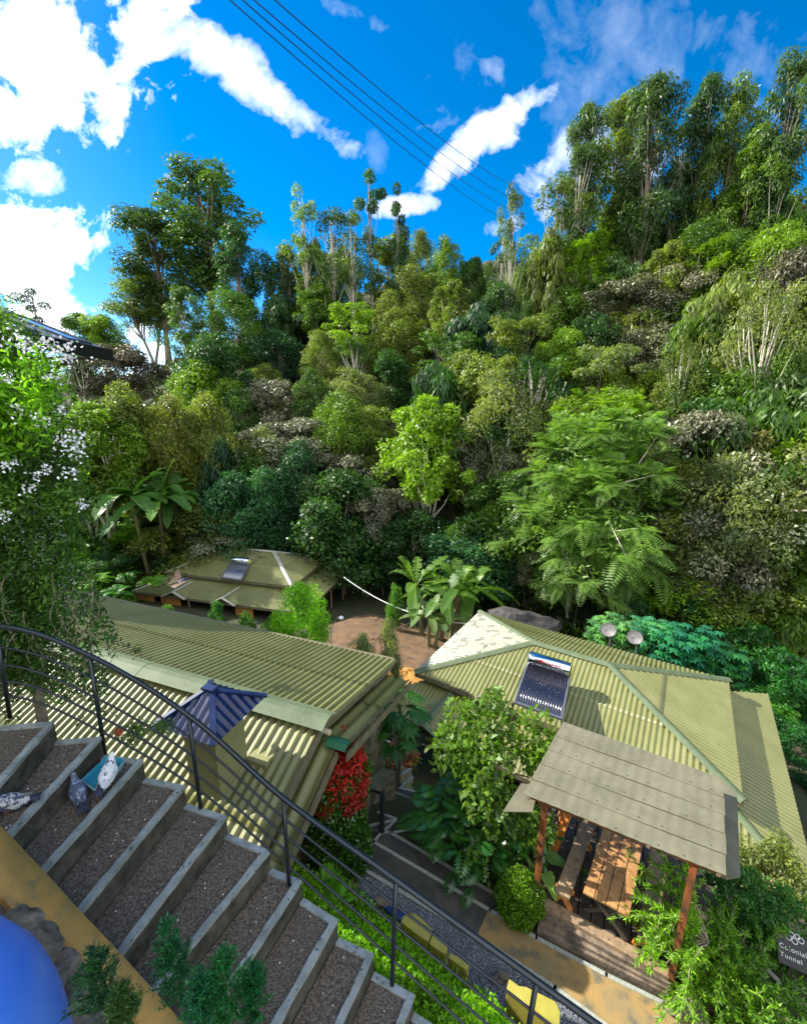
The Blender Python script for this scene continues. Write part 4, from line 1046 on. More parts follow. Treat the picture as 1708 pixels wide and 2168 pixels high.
def bird_mat(name, base, dark, scale, thr, seed):
    return mat(name, base, .6, var=dark, scale=scale, detail=3, ramp=(thr - .03, thr + .03))
def pigeon(name, pos, yaw, label, mb_, mh, mt, s=1.0, tilt=0.0, headturn=0.0):
    pos = tuple(float(q) for q in pos)
    """pos: ground point under the body; yaw: heading"""
    t = thing(name, pos, label, 'pigeon')
    c, sn = math.cos(yaw), math.sin(yaw)
    def W(x, y, z): return Vector((pos[0] + (x * c - y * sn) * s, pos[1] + (x * sn + y * c) * s, pos[2] + z * s))
    def rings(path, n=18):
        m = MB(); vs = []
        for (x, z, ry, rz) in path:
            for k in range(n):
                a = 2 * math.pi * k / n; vs.append(W(x, math.cos(a) * ry, z + math.sin(a) * rz))
        fs = [(i * n + k, i * n + (k + 1) % n, (i + 1) * n + (k + 1) % n, (i + 1) * n + k) for i in range(len(path) - 1) for k in range(n)]
        return m.add(vs, fs + [tuple(range(n - 1, -1, -1)), tuple((len(path) - 1) * n + k for k in range(n))])
    # body, neck and head as one surface from rump to crown
    body = [(-.105, .075, .012, .008), (-.085, .08, .035, .022), (-.05, .088, .052, .042), (0, .092, .063, .054), (.045, .10, .06, .056), (.08, .118, .046, .047), (.098, .142, .031, .032), (.106, .164, .024, .025), (.114, .182, .0235, .024), (.124, .192, .02, .02), (.136, .192, .010, .010), (.140, .192, .003, .003)]
    m = rings(body); bd = m.build('body', mb_, t, smooth=True)
    m = rings([(.134, .190, .006, .006), (.150, .186, .004, .0035), (.160, .180, .001, .001)], 8); m.build('beak', 'window_dark', bd, smooth=True)
    for sg in (-1, 1):
        MB().blob(W(.122, sg * .0195, .194), (.004 * s, .004 * s, .004 * s), 8, 0).build('eye', 'wood_orange', bd, smooth=True)
        m = MB(); g = []
        for i in range(9):
            u = i / 8; x = .055 - u * .20; hw = .045 * math.sin(math.pi * min(u * .8 + .18, 1)) ** .7 + .004
            g.append([W(x, sg * (.060 - .034 * u + .004), .128 - .045 * u - k * hw * .55 - (0 if k else -.008)) if k else W(x, sg * (.028 - .014 * u), .138 - .04 * u) for k in range(4)])
        m.sheet(g); m.build('wing', mh, t, smooth=True)
        m = MB(); m.tube([W(0, sg * .022, .055), W(.01, sg * .022, .02), W(.004, sg * .022, .004)], .0042 * s, 6)
        for a in (-.35, 0, .35): m.tube([W(.004, sg * .022, .005), W(.034, sg * .022 + a * .03, .003)], .0028 * s, 5)
        m.build('leg', 'red_foot', t)
    m = MB(); g = []
    for i in range(5):
        u = i / 4; x = -.085 - u * .12; hw = .026 + .016 * u
        g.append([W(x, hw * k / 3, .082 - .022 * u - .004 * abs(k)) for k in (-3, -2, -1, 0, 1, 2, 3)])
    m.sheet(g); m.sheet([[p - Vector((0, 0, .004)) for p in r] for r in g]); m.build('tail', mt, t, smooth=True)
    return t
M['red_foot'] = mat('coral_foot', (.45, .10, .07), .6)
M['pg_white'] = mat('white_feather', (.72, .74, .78), .6, var=(.03, .035, .06), scale=26, detail=3, ramp=(.57, .62))
M['pg_slate'] = mat('slate_feather', (.07, .09, .15), .5, var=(.30, .34, .42), scale=20, detail=3, ramp=(.52, .62))
M['pg_mix'] = mat('pied_feather', (.52, .54, .56), .55, var=(.05, .06, .10), scale=24, detail=4, ramp=(.46, .54))
M['pg_dark'] = mat('dark_feather', (.02, .022, .04), .5, var=(.05, .055, .09), scale=20)
M['pg_brown'] = mat('rufous_feather', (.05, .03, .022), .6, var=(.16, .09, .055), scale=20)
p1 = PZ(222, 1668, zt + .03); pigeon('pigeon', p1 + [-.005, .06, -.0], R(100), 'white pigeon flecked with black standing in the turquoise tray', 'pg_white', 'pg_white', 'pg_dark', 1.0)
p2 = PZ(170, 1697, zt); pigeon('pigeon', p2, R(135), 'dark slate pigeon with white wing tips standing beside the turquoise tray', 'pg_slate', 'pg_slate', 'pg_dark', 1.0)
p3 = PZ(24, 1714, ZT[2]); pigeon('pigeon', p3, R(205), 'pied grey and white pigeon bent low on the tread above the tray', 'pg_mix', 'pg_mix', 'pg_dark', .95)
p4 = PZ(2, 1972, -3.0); pigeon('pigeon', (p4[0] - .06, p4[1] - .06, p4[2] - .05), R(222), 'pigeon mostly hidden behind the blue tank with only white tail feathers showing', 'pg_mix', 'pg_white', 'petal', 1.1)
# pigeon in flight over the far cottage
def flying():
    p = V(PT(386, 1231, 9.0)); t = thing('pigeon', p, 'brown pigeon in flight with fanned tail in front of the far cottage roof', 'pigeon')
    m = MB(); ax = Vector((.55, .8, .15)).normalized(); sd = Vector((.8, -.55, 0)).normalized(); up = Vector((0, 0, 1)); vs = []; n = 12
    path = [(-.11, .015), (-.07, .04), (0, .058), (.06, .052), (.10, .032), (.13, .026), (.15, .02), (.16, .004)]
    for x, r in path:
        for k in range(n): a = 2 * math.pi * k / n; vs.append(p + ax * x + sd * math.cos(a) * r + up * math.sin(a) * r * .9)
    m.add(vs, [(i * n + k, i * n + (k + 1) % n, (i + 1) * n + (k + 1) % n, (i + 1) * n + k) for i in range(len(path) - 1) for k in range(n)] + [tuple(range(n))]); m.build('body', 'pg_dark', t, smooth=True)
    for sg in (-1, 1):
        m = MB()
        for k in range(9):
            f = k / 8; root = p + ax * (.06 - .12 * f) + sd * sg * (.05 + .10 * (1 - f)) + up * .03
            tip = root + sd * sg * (.22 - .12 * f) + ax * (.06 - .22 * f) + up * (.10 - .12 * f)
            m.beam(root, tip, .034, .004)
        m.build('wing', 'pg_brown', t)
    m = MB()
    for k in range(-4, 5): m.beam(p - ax * .08, p - ax * .22 + sd * k * .026 - up * .02, .03, .004)
    m.build('tail', 'pg_brown', t)
flying()
# ---------------------------------------------------------------- paved path, gravel, grass bank
ZP = -8.75
def pix_poly(pts, z): return [tuple(PZ(u, v, z)[:2]) for u, v in pts]
def slab(name, pts, z, m, th=.12):
    return MB().prism(pix_poly(pts, z), z - th, z).build(name, m)
def strip(mb, pts, z, w, h=.012):
    P = [V(PZ(u, v, z)) for u, v in pts]
    for a, b in zip(P[:-1], P[1:]):
        d = (b - a).normalized(); mb.beam(a - d * w * .3, b + d * w * .3, w, h)
pa = MB(); pa.prism(pix_poly([(640, 1760), (690, 1790), (737, 1820), (1008, 1983), (1033, 1926), (791, 1782), (757, 1757), (700, 1735)], ZP), ZP - .15, ZP)
tag(pa.build('path', 'asphalt'), kind='structure')
tag(slab('path', [(791, 1782), (1033, 1926), (1064, 1903), (1041, 1889), (826, 1762), (812, 1762)], ZP - .008, 'asphalt'), kind='structure')
tag(slab('path', [(1033.5, 1926.5), (1008.5, 1983.5), (1174, 2091), (1300, 2185), (1420, 2290), (1590, 2240), (1440, 2143), (1283, 2066), (1135, 1986)], ZP - .002, 'ochre_path'), kind='structure')
tag(slab('path', [(1607, 2050), (1708, 2062), (1800, 2085), (1800, 2300), (1560, 2300), (1596, 2170)], ZP - .06, 'asphalt'), kind='structure')
m = MB()
for pts, w in (([(791, 1782), (1037, 1927), (1135, 1985), (1283, 2064), (1440, 2141)], .06), ([(737, 1820), (1008, 1983), (1174, 2091), (1300, 2185)], .07), ([(826, 1762), (1041, 1889)], .06),
               ([(757, 1757), (791, 1782), (806, 1764), (812, 1761), (826, 1762)], .055), ([(812, 1760), (838, 1736)], .05), ([(830, 1763), (885, 1752)], .05), ([(1617, 2047), (1708, 2138), (1760, 2196)], .07), ([(1617, 2047), (1604, 2095), (1590, 2150)], .08)):
    strip(m, pts, ZP + .002, w)
tag(m.build('path_edging', 'line'), kind='structure')
gv = MB(); g = []
lowE = [(560, 1770), (600, 1805), (650, 1845), (700, 1862), (760, 1892), (793, 1920), (842, 1972), (915, 2030), (975, 2068), (1035, 2118), (1092, 2178), (1180, 2260), (1330, 2360)]
upE = [(640, 1775), (690, 1795), (737, 1822), (790, 1853), (850, 1888), (900, 1918), (960, 1953), (1008, 1984), (1060, 2018), (1120, 2058), (1180, 2096), (1300, 2187), (1420, 2300)]
rows = []
for (a, b) in zip(lowE, upE):
    p, q = PZ(*a, ZP - .03), PZ(*b, ZP - .03); d = unit((q - p)[None])[0]; p = p - d * .5
    rows.append([tuple(p + (q - p) * t + [0, 0, .012 * math.sin(t * 9 + a[0])]) for t in np.linspace(0, 1, 6)])
gv.sheet(rows); tag(gv.build('gravel', 'gravel', smooth=True), kind='structure')
# loose pebbles lying on the gravel
def pebbles():
    P = []
    for _ in range(2600):
        i = random.uniform(0, len(rows) - 1.01); k = int(i); f = i - k; t = random.uniform(.1, 1)
        a = np.array(rows[k][0]) * (1 - f) + np.array(rows[k + 1][0]) * f; b = np.array(rows[k][5]) * (1 - f) + np.array(rows[k + 1][5]) * f
        P.append(a + (b - a) * t)
    m = MB()
    for p in P:
        r = random.uniform(.009, .02); m.add([(p[0] + r * dx, p[1] + r * dy, p[2] + r * dz + .01) for dx, dy, dz in ((1.2, 0, 0), (0, .9, 0), (-1.1, .1, 0), (0, -1, 0), (.1, 0, .7))], [(0, 1, 4), (1, 2, 4), (2, 3, 4), (3, 0, 4)])
    tag(m.build('pebbles', 'pebble'), 'blue grey gravel pebbles along the paved path', 'gravel', kind='stuff')
pebbles()
# yellow painted stones along the low edge
Z2 = lambda x, y: (556.3 + .3619 * x, 1421.8 + .3619 * y)
for pts, lab in (([(808, 1462), (818, 1430), (850, 1410), (900, 1420), (950, 1462), (992, 1512), (966, 1582), (920, 1548), (880, 1522)], 'yellow painted stone with rounded corner, uppermost beside the gravel'),
                 ([(996, 1520), (1040, 1555), (1082, 1598), (1066, 1652), (1020, 1625), (971, 1588)], 'square yellow painted stone next below the round cornered one'),
                 ([(1092, 1640), (1150, 1672), (1205, 1718), (1190, 1745), (1140, 1712), (1085, 1672)], 'narrow yellow painted stone nearly overgrown by ground cover'),
                 ([(1440, 1795), (1500, 1838), (1540, 1842), (1600, 1872), (1712, 1928), (1740, 1990), (1735, 2090), (1650, 2040), (1560, 1962), (1424, 1862)], 'largest yellow painted stone farther along the ground cover edge')):
    P = [PZ(*Z2(*p), -7.66) for p in pts]; o = MB().prism([tuple(p[:2]) for p in P], -8.8, -7.66).build('painted_stone', 'yellow', bevel=.012)
    tag(o, lab, 'stone', 'yellow painted edging stones')
for pts, mt_, lab in (([(410, 1180), (470, 1165), (505, 1210), (490, 1270), (430, 1285)], 'slate', 'dark blue slate flag nearest the hedge'),
                      ([(515, 1268), (590, 1275), (655, 1345), (640, 1375), (545, 1322)], 'slate', 'dark blue slate flag between the two brown stones'),
                      ([(700, 1372), (770, 1372), (850, 1402), (815, 1452), (770, 1438)], 'slate', 'dark blue slate flag touching the round cornered yellow stone'),
                      ([(480, 1240), (530, 1215), (575, 1255), (555, 1285), (500, 1275)], 'rock', 'flat brown stone between blue slate flags'),
                      ([(655, 1330), (690, 1312), (735, 1350), (720, 1380), (672, 1362)], 'rock', 'smaller flat brown stone past the blue slate flags'),
                      ([(1330, 1790), (1390, 1745), (1440, 1765), (1425, 1800), (1370, 1815)], 'rock', 'flat grey brown stone above the largest yellow stone')):
    P = [PZ(*Z2(*p), -8.68) for p in pts]; o = MB().prism([tuple(p[:2]) for p in P], -8.8, -8.68).build('flagstone', mt_, bevel=.01); tag(o, lab, 'flagstone')
# grass bank
bankU = [(-2.9, 3.55), (-2.3, 3.42), (-1.7, 3.26), (-1.2, 3.1), (-.8, 2.95), (-.4, 2.75), (0, 2.58), (.4, 2.4), (.8, 2.2), (1.2, 2.05), (1.6, 1.9)]
lowP = resamp([PZ(u, v, -7.85) for u, v in lowE], 40); upP = resamp([(x, y, -6.0) for x, y in bankU], 40)
gr = [[tuple(a + (b - a) * t + [0, 0, -.25 * math.sin(math.pi * t) * .3 + .02 * math.sin(t * 7 + i)]) for t in np.linspace(0, 1, 12)] for i, (a, b) in enumerate(zip(upP, lowP))]
tag(MB().sheet(gr).build('grass_bank', mat('bank_soil', (.03, .05, .012), .95), smooth=True), kind='structure')
m = MB(); m.sheet([[tuple(p), (p[0] + .03, p[1] + .05, -8.8)] for p in lowP]); tag(m.build('retaining_wall', 'riser'), 'low dark retaining wall under the ground cover bank', 'wall')
def bank_cover():
    n = 30000; i = rng.uniform(0, 38.99, n); t = rng.uniform(.0, .985, n); k = i.astype(int); f = (i - k)[:, None]
    a = upP[k] * (1 - f) + upP[k + 1] * f; b = lowP[k] * (1 - f) + lowP[k + 1] * f
    P = a + (b - a) * t[:, None]; P[:, 2] += rng.uniform(.0, .10, n) + .05 * np.sin(P[:, 0] * 6) * np.sin(P[:, 1] * 5)
    P += rng.normal(0, .02, P.shape)
    patch = .5 + .28 * np.sin(P[:, 0] * 3.1 + P[:, 1] * 2) * np.cos(P[:, 1] * 4.3)
    L = leaf_arrays(P, rdir(n, .3), rdir(n, 1.4), rng.uniform(.035, .085, n), rng.uniform(.025, .05, n), patch + rng.normal(0, .2, n))
    o = foliage('ground_cover', [L], 'leaf', None, (.20, .42, .012)); tag(o, 'bright green ground cover on the bank below the stairway', 'ground cover', kind='stuff')
bank_cover()
def fern(px, z, r, color, label, n=14, cat='fern', name='fern', y=None):
    p = PZ(*px, z) if y is None else PY(*px, y); t = thing(name, p, label, cat)
    a = rng.uniform(0, 2 * math.pi, n); el = rng.uniform(.35, 1.0, n)
    d = np.stack([np.cos(a) * np.cos(el), np.sin(a) * np.cos(el), np.sin(el)], 1)
    L = fronds(np.repeat(p[None], n, 0), d, rng.uniform(.7, 1.15, n) * r, 22, .036, .24, sag=.55)
    foliage('frond', L, 'leaf', t, color); return t
fern(Z2(360, 1235), -7.7, .38, (.13, .36, .02), 'light green fern at the upper end of the ground cover')
fern(Z2(440, 1345), -7.4, .33, (.13, .34, .02), 'smaller light green fern in the middle of the ground cover')

# ---------------------------------------------------------------- winding steps and stone walls between the houses
D4 = lambda x, y: (649 + .2171 * x, 1514.5 + .2171 * y)
LN = [((560, 1130), (800, 1130)), ((600, 1078), (870, 1018)), ((560, 900), (872, 1010)), ((640, 855), (905, 960)), ((690, 820), (918, 915)), ((755, 768), (925, 858)), ((830, 733), (990, 810)), ((905, 708), (1050, 742)), ((925, 690), (1035, 600)), ((905, 590), (1015, 520)), ((860, 550), (930, 500)), ((700, 480), (860, 470))]
SS = thing('winding_steps', PZ(*D4(720, 1000), -9), 'narrow winding steps with pale edges going down between the two cottages', 'steps')
for k in range(len(LN) - 1):
    z = ZP - .16 * k + .0; a, b = LN[k]; c, d = LN[k + 1]
    P = pix_poly([D4(*a), D4(*b), D4(*d), D4(*c)], z)
    MB().prism(P, z - .9, z).build('tread', 'ochre_path' if k > 6 else 'asphalt', SS)  # ochre stands in for sunlight on the farther treads
    m = MB(); strip(m, [D4(*c), D4(*d)], z + .003, .055, .02); m.build('nosing', 'line', SS)
m = MB(); m.prism(pix_poly([D4(*p) for p in ((560, 690), (600, 640), (735, 515), (865, 545), (765, 612), (650, 725))], -8.45), -11.5, -8.52); w_ = m.build('stone_wall', 'masonry')
tag(w_, 'rubble stone wall with mossy slab top beside the winding steps', 'wall')
MB().prism(pix_poly([D4(*p) for p in ((555, 688), (598, 634), (738, 508), (872, 545), (768, 620), (650, 733))], -8.45), -8.52, -8.45).build('coping', mat('mossy_slab', (.06, .08, .05), .8, var=(.13, .15, .11), scale=5), w_)
m = MB(); m.prism(pix_poly([D4(*p) for p in ((440, 760), (560, 700), (640, 730), (590, 880), (500, 960))], -8.6), -9.5, -8.6)
tag(m.build('stone_wall', 'masonry'), 'short rubble wall between the red topped hedge and the winding steps', 'wall')
gp = thing('hand_railing', PZ(*D4(735, 1130), ZP), 'short dark railing with single thick post at the head of the winding steps', 'railing')
b = V(PZ(*D4(735, 1130), ZP)); tp = V(PY(*D4(738, 762), b.y)); MB().tube([b, tp], .055, 10).build('post', 'steel_black', gp)
MB().tube([tp, V(PY(*D4(500, 690), b.y + .5))], .028, 8).build('handrail', 'steel_black', gp)
# slim white rail farther down
gp = thing('garden_railing', PZ(*D4(1000, 470), -10.6), 'thin white railing beyond the orange flower bed', 'railing')
for (a, b) in (((700, 215), (1010, 345)), ((720, 270), (1000, 400)), ((690, 190), (700, 300)), ((860, 290), (860, 380)), ((1000, 330), (1000, 480))):
    MB().tube([V(PZ(*D4(*a), -10.2)), V(PZ(*D4(*b), -10.2 if a[0] != b[0] and abs(a[0] - b[0]) > 20 else -10.9))], .022, 6).build('rail' if abs(a[0] - b[0]) > 20 else 'post', 'cable_white', gp)

# ---------------------------------------------------------------- picnic shelter
SH = thing('picnic_shelter', (3.3, 5.6, -8.45), 'timber picnic shelter with weathered flat sheet roof beside the paved path', 'shelter')
c1, c2, c3, c4 = [V(p) for p in (PZ(1107.6, 1684.5, -6.2), PZ(1535.5, 1857.6, -6.2), PZ(1529.5, 1652.6, -6.0), PZ(1191, 1531, -6.0))]
def plane_pt(s, t): return (c1 + (c2 - c1) * s) * (1 - t) + (c4 + (c3 - c4) * s) * t
rf = None; nS = 5
for k in range(nS):
    t0, t1 = k / nS - .015, (k + 1) / nS + .02; m = MB(); lift = .01 + .0
    g = []
    for t, dz_ in ((t0, .030), (t1, .012)):
        g.append([plane_pt(s, max(t, 0) if k == 0 else t) + Vector((0, 0, dz_ + .0025 * math.cos(s * 2.75 / .18 * 2 * math.pi) + .006 * math.sin(s * 7 + k))) for s in np.linspace(-.003 * (k % 2), 1 + .004 * (k % 2), 120)])
    m.sheet(g); m.sheet([[p - Vector((0, 0, .008)) for p in r] for r in g]); m.sheet([g[0], [p - Vector((0, 0, .008)) for p in g[0]]])
    nf0 = len(m.f)
    for i in range(9):
        s_ = (i + .5) / 9 + random.uniform(-.02, .02); p = plane_pt(s_, min(max(t0 + .035, .03), .97)) + Vector((0, 0, .034)); m.blob(tuple(p), (.010, .010, .007), 6, 0)
    o = m.build('roof_sheet', 'fibre', SH, smooth=True); rf = rf or o
    o.data.materials.append(M['wood_dark'])
    for pl in o.data.polygons[nf0:]: pl.material_index = 1
for pts, z, nm in (([(1530, 1655), (1559, 1677), (1567, 1856), (1536, 1862)], -6.32, 'side_sheet'), ([(1064, 1718), (1103.6, 1656.6), (1140, 1662), (1127, 1719)], -6.5, 'side_sheet')):
    MB().prism(pix_poly(pts, z), z - .012, z).build(nm, 'fibre', SH)
for t in (.06, .94): MB().beam(plane_pt(.02, t) - Vector((0, 0, .05)), plane_pt(.98, t) - Vector((0, 0, .05)), .07, .09).build('beam', 'wood_post', SH)
for s in (.03, .35, .66, .97): MB().beam(plane_pt(s, .0) - Vector((0, 0, .02)), plane_pt(s, 1) - Vector((0, 0, .02)), .05, .05).build('rafter', 'wood_brown', SH)
fz = -8.45
def post(px, top_t, top_s, rad=.06):
    b = V(PZ(*px, fz)); t = V(plane_pt(top_s, top_t)) - Vector((0, 0, .08)); t = Vector((b.x + .01, b.y + .01, t.z)); MB().beam(b, t, rad * 1.45, rad * 1.45).build('post', 'wood_post', SH)
post((1133, 1905), .06, .06); post((1420, 2068), .06, .9)
b3, b4 = V(plane_pt(.08, .9)), V(plane_pt(.93, .9))
for b in (b3, b4): MB().beam((b.x, b.y, fz), (b.x, b.y, b.z - .08), .1, .1).build('post', 'wood_orange', SH)
MB().beam(V(PY(1203, 1722, 6.65)), V(PY(1151, 1850, 6.35)), .13, .035).build('brace', 'wood_orange', SH)
# deck boards and sleeper edge
e1 = (c2 - c1); e1.z = 0; e1.normalize(); e2 = Vector((-e1.y, e1.x, 0))
A0 = V(PZ(1120, 1893, fz)); Wd = 3.1
for k in range(15):
    p = A0 + e1 * (k * .205 - .12) ; m = MB(); m.beam(p + Vector((0, 0, -.02)) , p + e2 * 2.7 + Vector((0, 0, -.02)), .185, .035); m.build('deck_board', 'wood_dark', SH)
i0, i1 = V(PZ(1147, 1907, fz)), V(PZ(1416, 2060, fz)); o0, o1 = V(PZ(1135, 1976, ZP + .0)), V(PZ(1430, 2118, ZP))
for k, (f, zz, w) in enumerate(((.0, fz + .02, .16), (.3, fz - .06, .15), (.56, fz - .14, .14), (.8, fz - .2, .12))):
    a = i0 + (o0 - i0) * f; b = i1 + (o1 - i1) * f; a.z = b.z = zz - .1; MB().beam(a, b, w * 1.05, .2).build('sleeper', 'sleeper' if k else 'wood_brown', SH, bevel=.01)
# table and benches: separate pieces of furniture
tz = -7.7
def plank_quad(n0, n1, f0, f1, z, name, m, parent, th=.04, n=4, gap=.012):
    n0, n1, f0, f1 = [V(PZ(*p, z)) for p in (n0, n1, f0, f1)]
    f0 = n0 + (f0 - n0).normalized() * 1.75; f1 = n1 + (f1 - n1).normalized() * 1.75
    for k in range(n):
        a, b = k / n, (k + 1) / n; d = (n1 - n0).normalized() * gap * .5
        q = [n0 + (n1 - n0) * a + d, n0 + (n1 - n0) * b - d, f0 + (f1 - f0) * b - d, f0 + (f1 - f0) * a + d]
        e = (f0 - n0).normalized() * random.uniform(-.015, .015); q[0] += e; q[1] += e
        MB().prism([(p.x, p.y) for p in q], z - th, z).build(name, m, parent, bevel=.004)
    return n0, n1, f0, f1
TB = thing('picnic_table', PZ(1285, 1860, fz), 'honey coloured plank picnic table with crossed legs under the shelter roof', 'table')
n0, n1, f0, f1 = plank_quad((1232.7, 1888.7), (1332, 1941), (1272.8, 1760.7), (1360, 1793), tz, 'table_plank', 'wood_table', TB)
for f in (.12, .85):
    a, b = n0 + (f0 - n0) * f, n1 + (f1 - n1) * f
    MB().beam(a + Vector((0, 0, -.06)), Vector((b.x, b.y, fz + .03)), .09, .07).build('leg', 'wood_dark', TB); MB().beam(b + Vector((0, 0, -.06)), Vector((a.x, a.y, fz + .03)) + Vector((.01, .08, 0)), .09, .07).build('leg', 'wood_dark', TB)
    MB().beam(a + Vector((0, 0, -.07)) + (b - a) * .04, b + Vector((0, 0, -.07)) + (a - b) * .04, .07, .05).build('crossbar', 'wood_dark', TB)
for q, lab in ((((1173, 1887), (1206, 1903), (1228, 1742), (1258, 1752)), 'grey brown plank bench on the hedge side of the picnic table'), (((1348, 1985), (1389, 2001), (1374, 1812), (1414, 1818)), 'reddish brown plank bench on the creeper side of the picnic table')):
    BN = thing('bench', PZ(*q[0], fz), lab, 'bench'); bz = -8.0
    a0, a1, g0, g1 = plank_quad(*q, bz, 'seat', 'wood_brown', BN, n=1, th=.05)
    for f in (.1, .85):
        a, b = a0 + (g0 - a0) * f, a1 + (g1 - a1) * f; MB().beam(a + Vector((0, 0, -.05)), Vector((b.x, b.y, fz)), .07, .06).build('leg', 'wood_orange', BN); MB().beam(b + Vector((0, 0, -.05)), Vector((a.x, a.y + .07, fz)), .07, .06).build('leg', 'wood_orange', BN)
# sign
def sign():
    p = V(PZ(1688, 2018, -8.2)); t = thing('name_sign', p, 'small black sign with pale lettering half hidden by leaves', 'sign')
    ex_ = e1.copy(); nrm = Vector((-.25, -.55, .8)); nrm = (nrm - ex_ * nrm.dot(ex_)).normalized(); ez_ = nrm.cross(ex_)
    ez_ = -ez_ if ez_.z < 0 else ez_
    Mx = Matrix((ex_, ez_, ex_.cross(ez_))).transposed()
    MB().box(p, (.5, .42, .02), Mx).build('board', 'sign_black', t)
    for k, (tx, yy, sz) in enumerate((('Colonial', -.02, .085), ('Tunnel', -.125, .085))):
        cu = bpy.data.curves.new('lettering', 'FONT'); cu.body = tx; cu.size = sz; cu.align_x = 'LEFT'; cu.extrude = .002; cu.space_character = 1.15
        tmp = bpy.data.objects.new('lettering', cu); col.objects.link(tmp); bpy.context.view_layer.update(); me_ = bpy.data.meshes.new_from_object(tmp.evaluated_get(bpy.context.evaluated_depsgraph_get())); bpy.data.objects.remove(tmp)
        me_.materials.clear(); me_.materials.append(M['sign_white']); o = bpy.data.objects.new('lettering', me_); col.objects.link(o); o.parent = t
        o.matrix_local = Matrix.Translation(ex_ * (-.23) + ez_ * yy + Mx.col[2] * .013) @ Mx.to_4x4()
    m = MB()
    for (x, y, r) in ((-.10, .15, .035), (-.03, .13, .035), (.05, .17, .035), (-.06, .2, .03), (.01, .2, .03)):
        m.tube([p + ex_ * (x + r * math.cos(a)) + ez_ * (y + r * math.sin(a)) + Mx.col[2] * .013 for a in np.linspace(0, 6.28, 14)], .006, 5)
    m.build('emblem', 'sign_white', t)
    MB().beam(p - Vector((0, 0, .0)), (p.x + .05, p.y + .1, -8.85), .05, .05).build('post', 'wood_dark', t)
sign()

# ---------------------------------------------------------------- garden plants near by
def blade(base, d, L, W, droop, tone=.5, segs=9, stalk=.18, up=(0, 0, 1), tear=0.0, heart=False):
    base = np.array(base, float); d = unit(np.array([d], float))[0]; out = []; s0 = unit(np.cross(d, up)[None])[0]
    def ctr(t): p = base + d * L * t; p[2] -= droop * L * t * t; return p
    def hw(t):
        if t < stalk: return .012 * L
        q = (t - stalk) / (1 - stalk)
        return W / 2 * ((1 - q) ** .55 * 1.15 * min(1, .75 + q * 3) if heart else max(math.sin(math.pi * (q * .9 + .05)), .02) ** .55)
    ts = np.linspace(0, 1, segs + 1)
    for a, b in zip(ts[:-1], ts[1:]):
        A, B = ctr(a), ctr(b); up_ = np.array([0, 0, .28])
        for sg in (-1, 1):
            g = random.uniform(0, tear) if tear else 0
            wa, wb = hw(a + 1e-3), hw(b) * (1 - g * .6)
            if b >= .999: wb = .004
            out.append([A, A + s0 * sg * wa + up_ * wa, B + s0 * sg * wb + up_ * wb - [0, 0, g * .1], B] if sg > 0 else [A, B, B + s0 * sg * wb + up_ * wb - [0, 0, g * .1], A + s0 * sg * wa + up_ * wa])
    v = np.array(out).reshape(-1, 3); n = len(out)
    return v, np.arange(n * 4).reshape(n, 4), np.full(n * 4, tone) + np.repeat(rng.normal(0, .04, n), 4)
def banana(px, y, h, n, label, color=(.10, .26, .03), lean=0.0, zb=None, cat='banana plant'):
    p = PY(*px, y); zg = ground(p[0], y) if zb is None else zb; top = np.array([p[0], y, p[2]]); t = thing('banana_plant', (p[0], y, zg), label, cat)
    stems = [(rng.normal(0, h * .12), rng.normal(0, h * .08)) for _ in range(3)]; L = []
    for sx, sy in stems:
        b = top + [sx * 1.6, sy * 1.6, -h * .8 + rng.uniform(-.1, .1) * h]
        MB().tube([(p[0] + sx, y + sy, zg - .2), b], [.16, .09], 8).build('stem', 'bark_banana', t)
        for k in range(n):
            a = k * 2.4 + rng.uniform(-.4, .4); el = rng.uniform(.2, 1.25)
            d = [math.cos(a) * math.cos(el), math.sin(a) * math.cos(el) * .9, math.sin(el)]
            L.append(blade(b, d, h * rng.uniform(.75, 1.1), h * rng.uniform(.2, .27), rng.uniform(.25, .75), rng.uniform(.3, .9), 11, tear=.8))
    foliage('leaf_blade', L, 'leaf', t, color); return t
M['bark_banana'] = mat('banana_stem', (.12, .13, .05), .7, var=(.2, .16, .08), scale=5)
banana((925, 1165), 24, 3.3, 10, 'big banana clump with split leaves between the dirt yard and large cottage', (.085, .17, .03))
banana((985, 1165), 25.5, 3.4, 5, 'taller upright banana plant beside the big banana clump', (.09, .19, .025))
banana((905, 1255), 22.5, 2.0, 6, 'low grey green banana plant at the yard end of the big clump', (.10, .16, .06))
banana((300, 955), 32.5, 4.6, 10, 'leaning banana clump on the far slope above the yellow green shrubs', (.09, .20, .04))
banana((372, 985), 33.5, 3.6, 8, 'shaded banana plant beside the leaning banana clump', (.06, .14, .035))
banana((432, 1125), 36, 3.0, 4, 'small banana plant in the shade behind the far cottage', (.03, .13, .04))
banana((475, 1130), 37, 3.2, 4, 'second small banana plant close behind the far cottage roof', (.03, .11, .05))

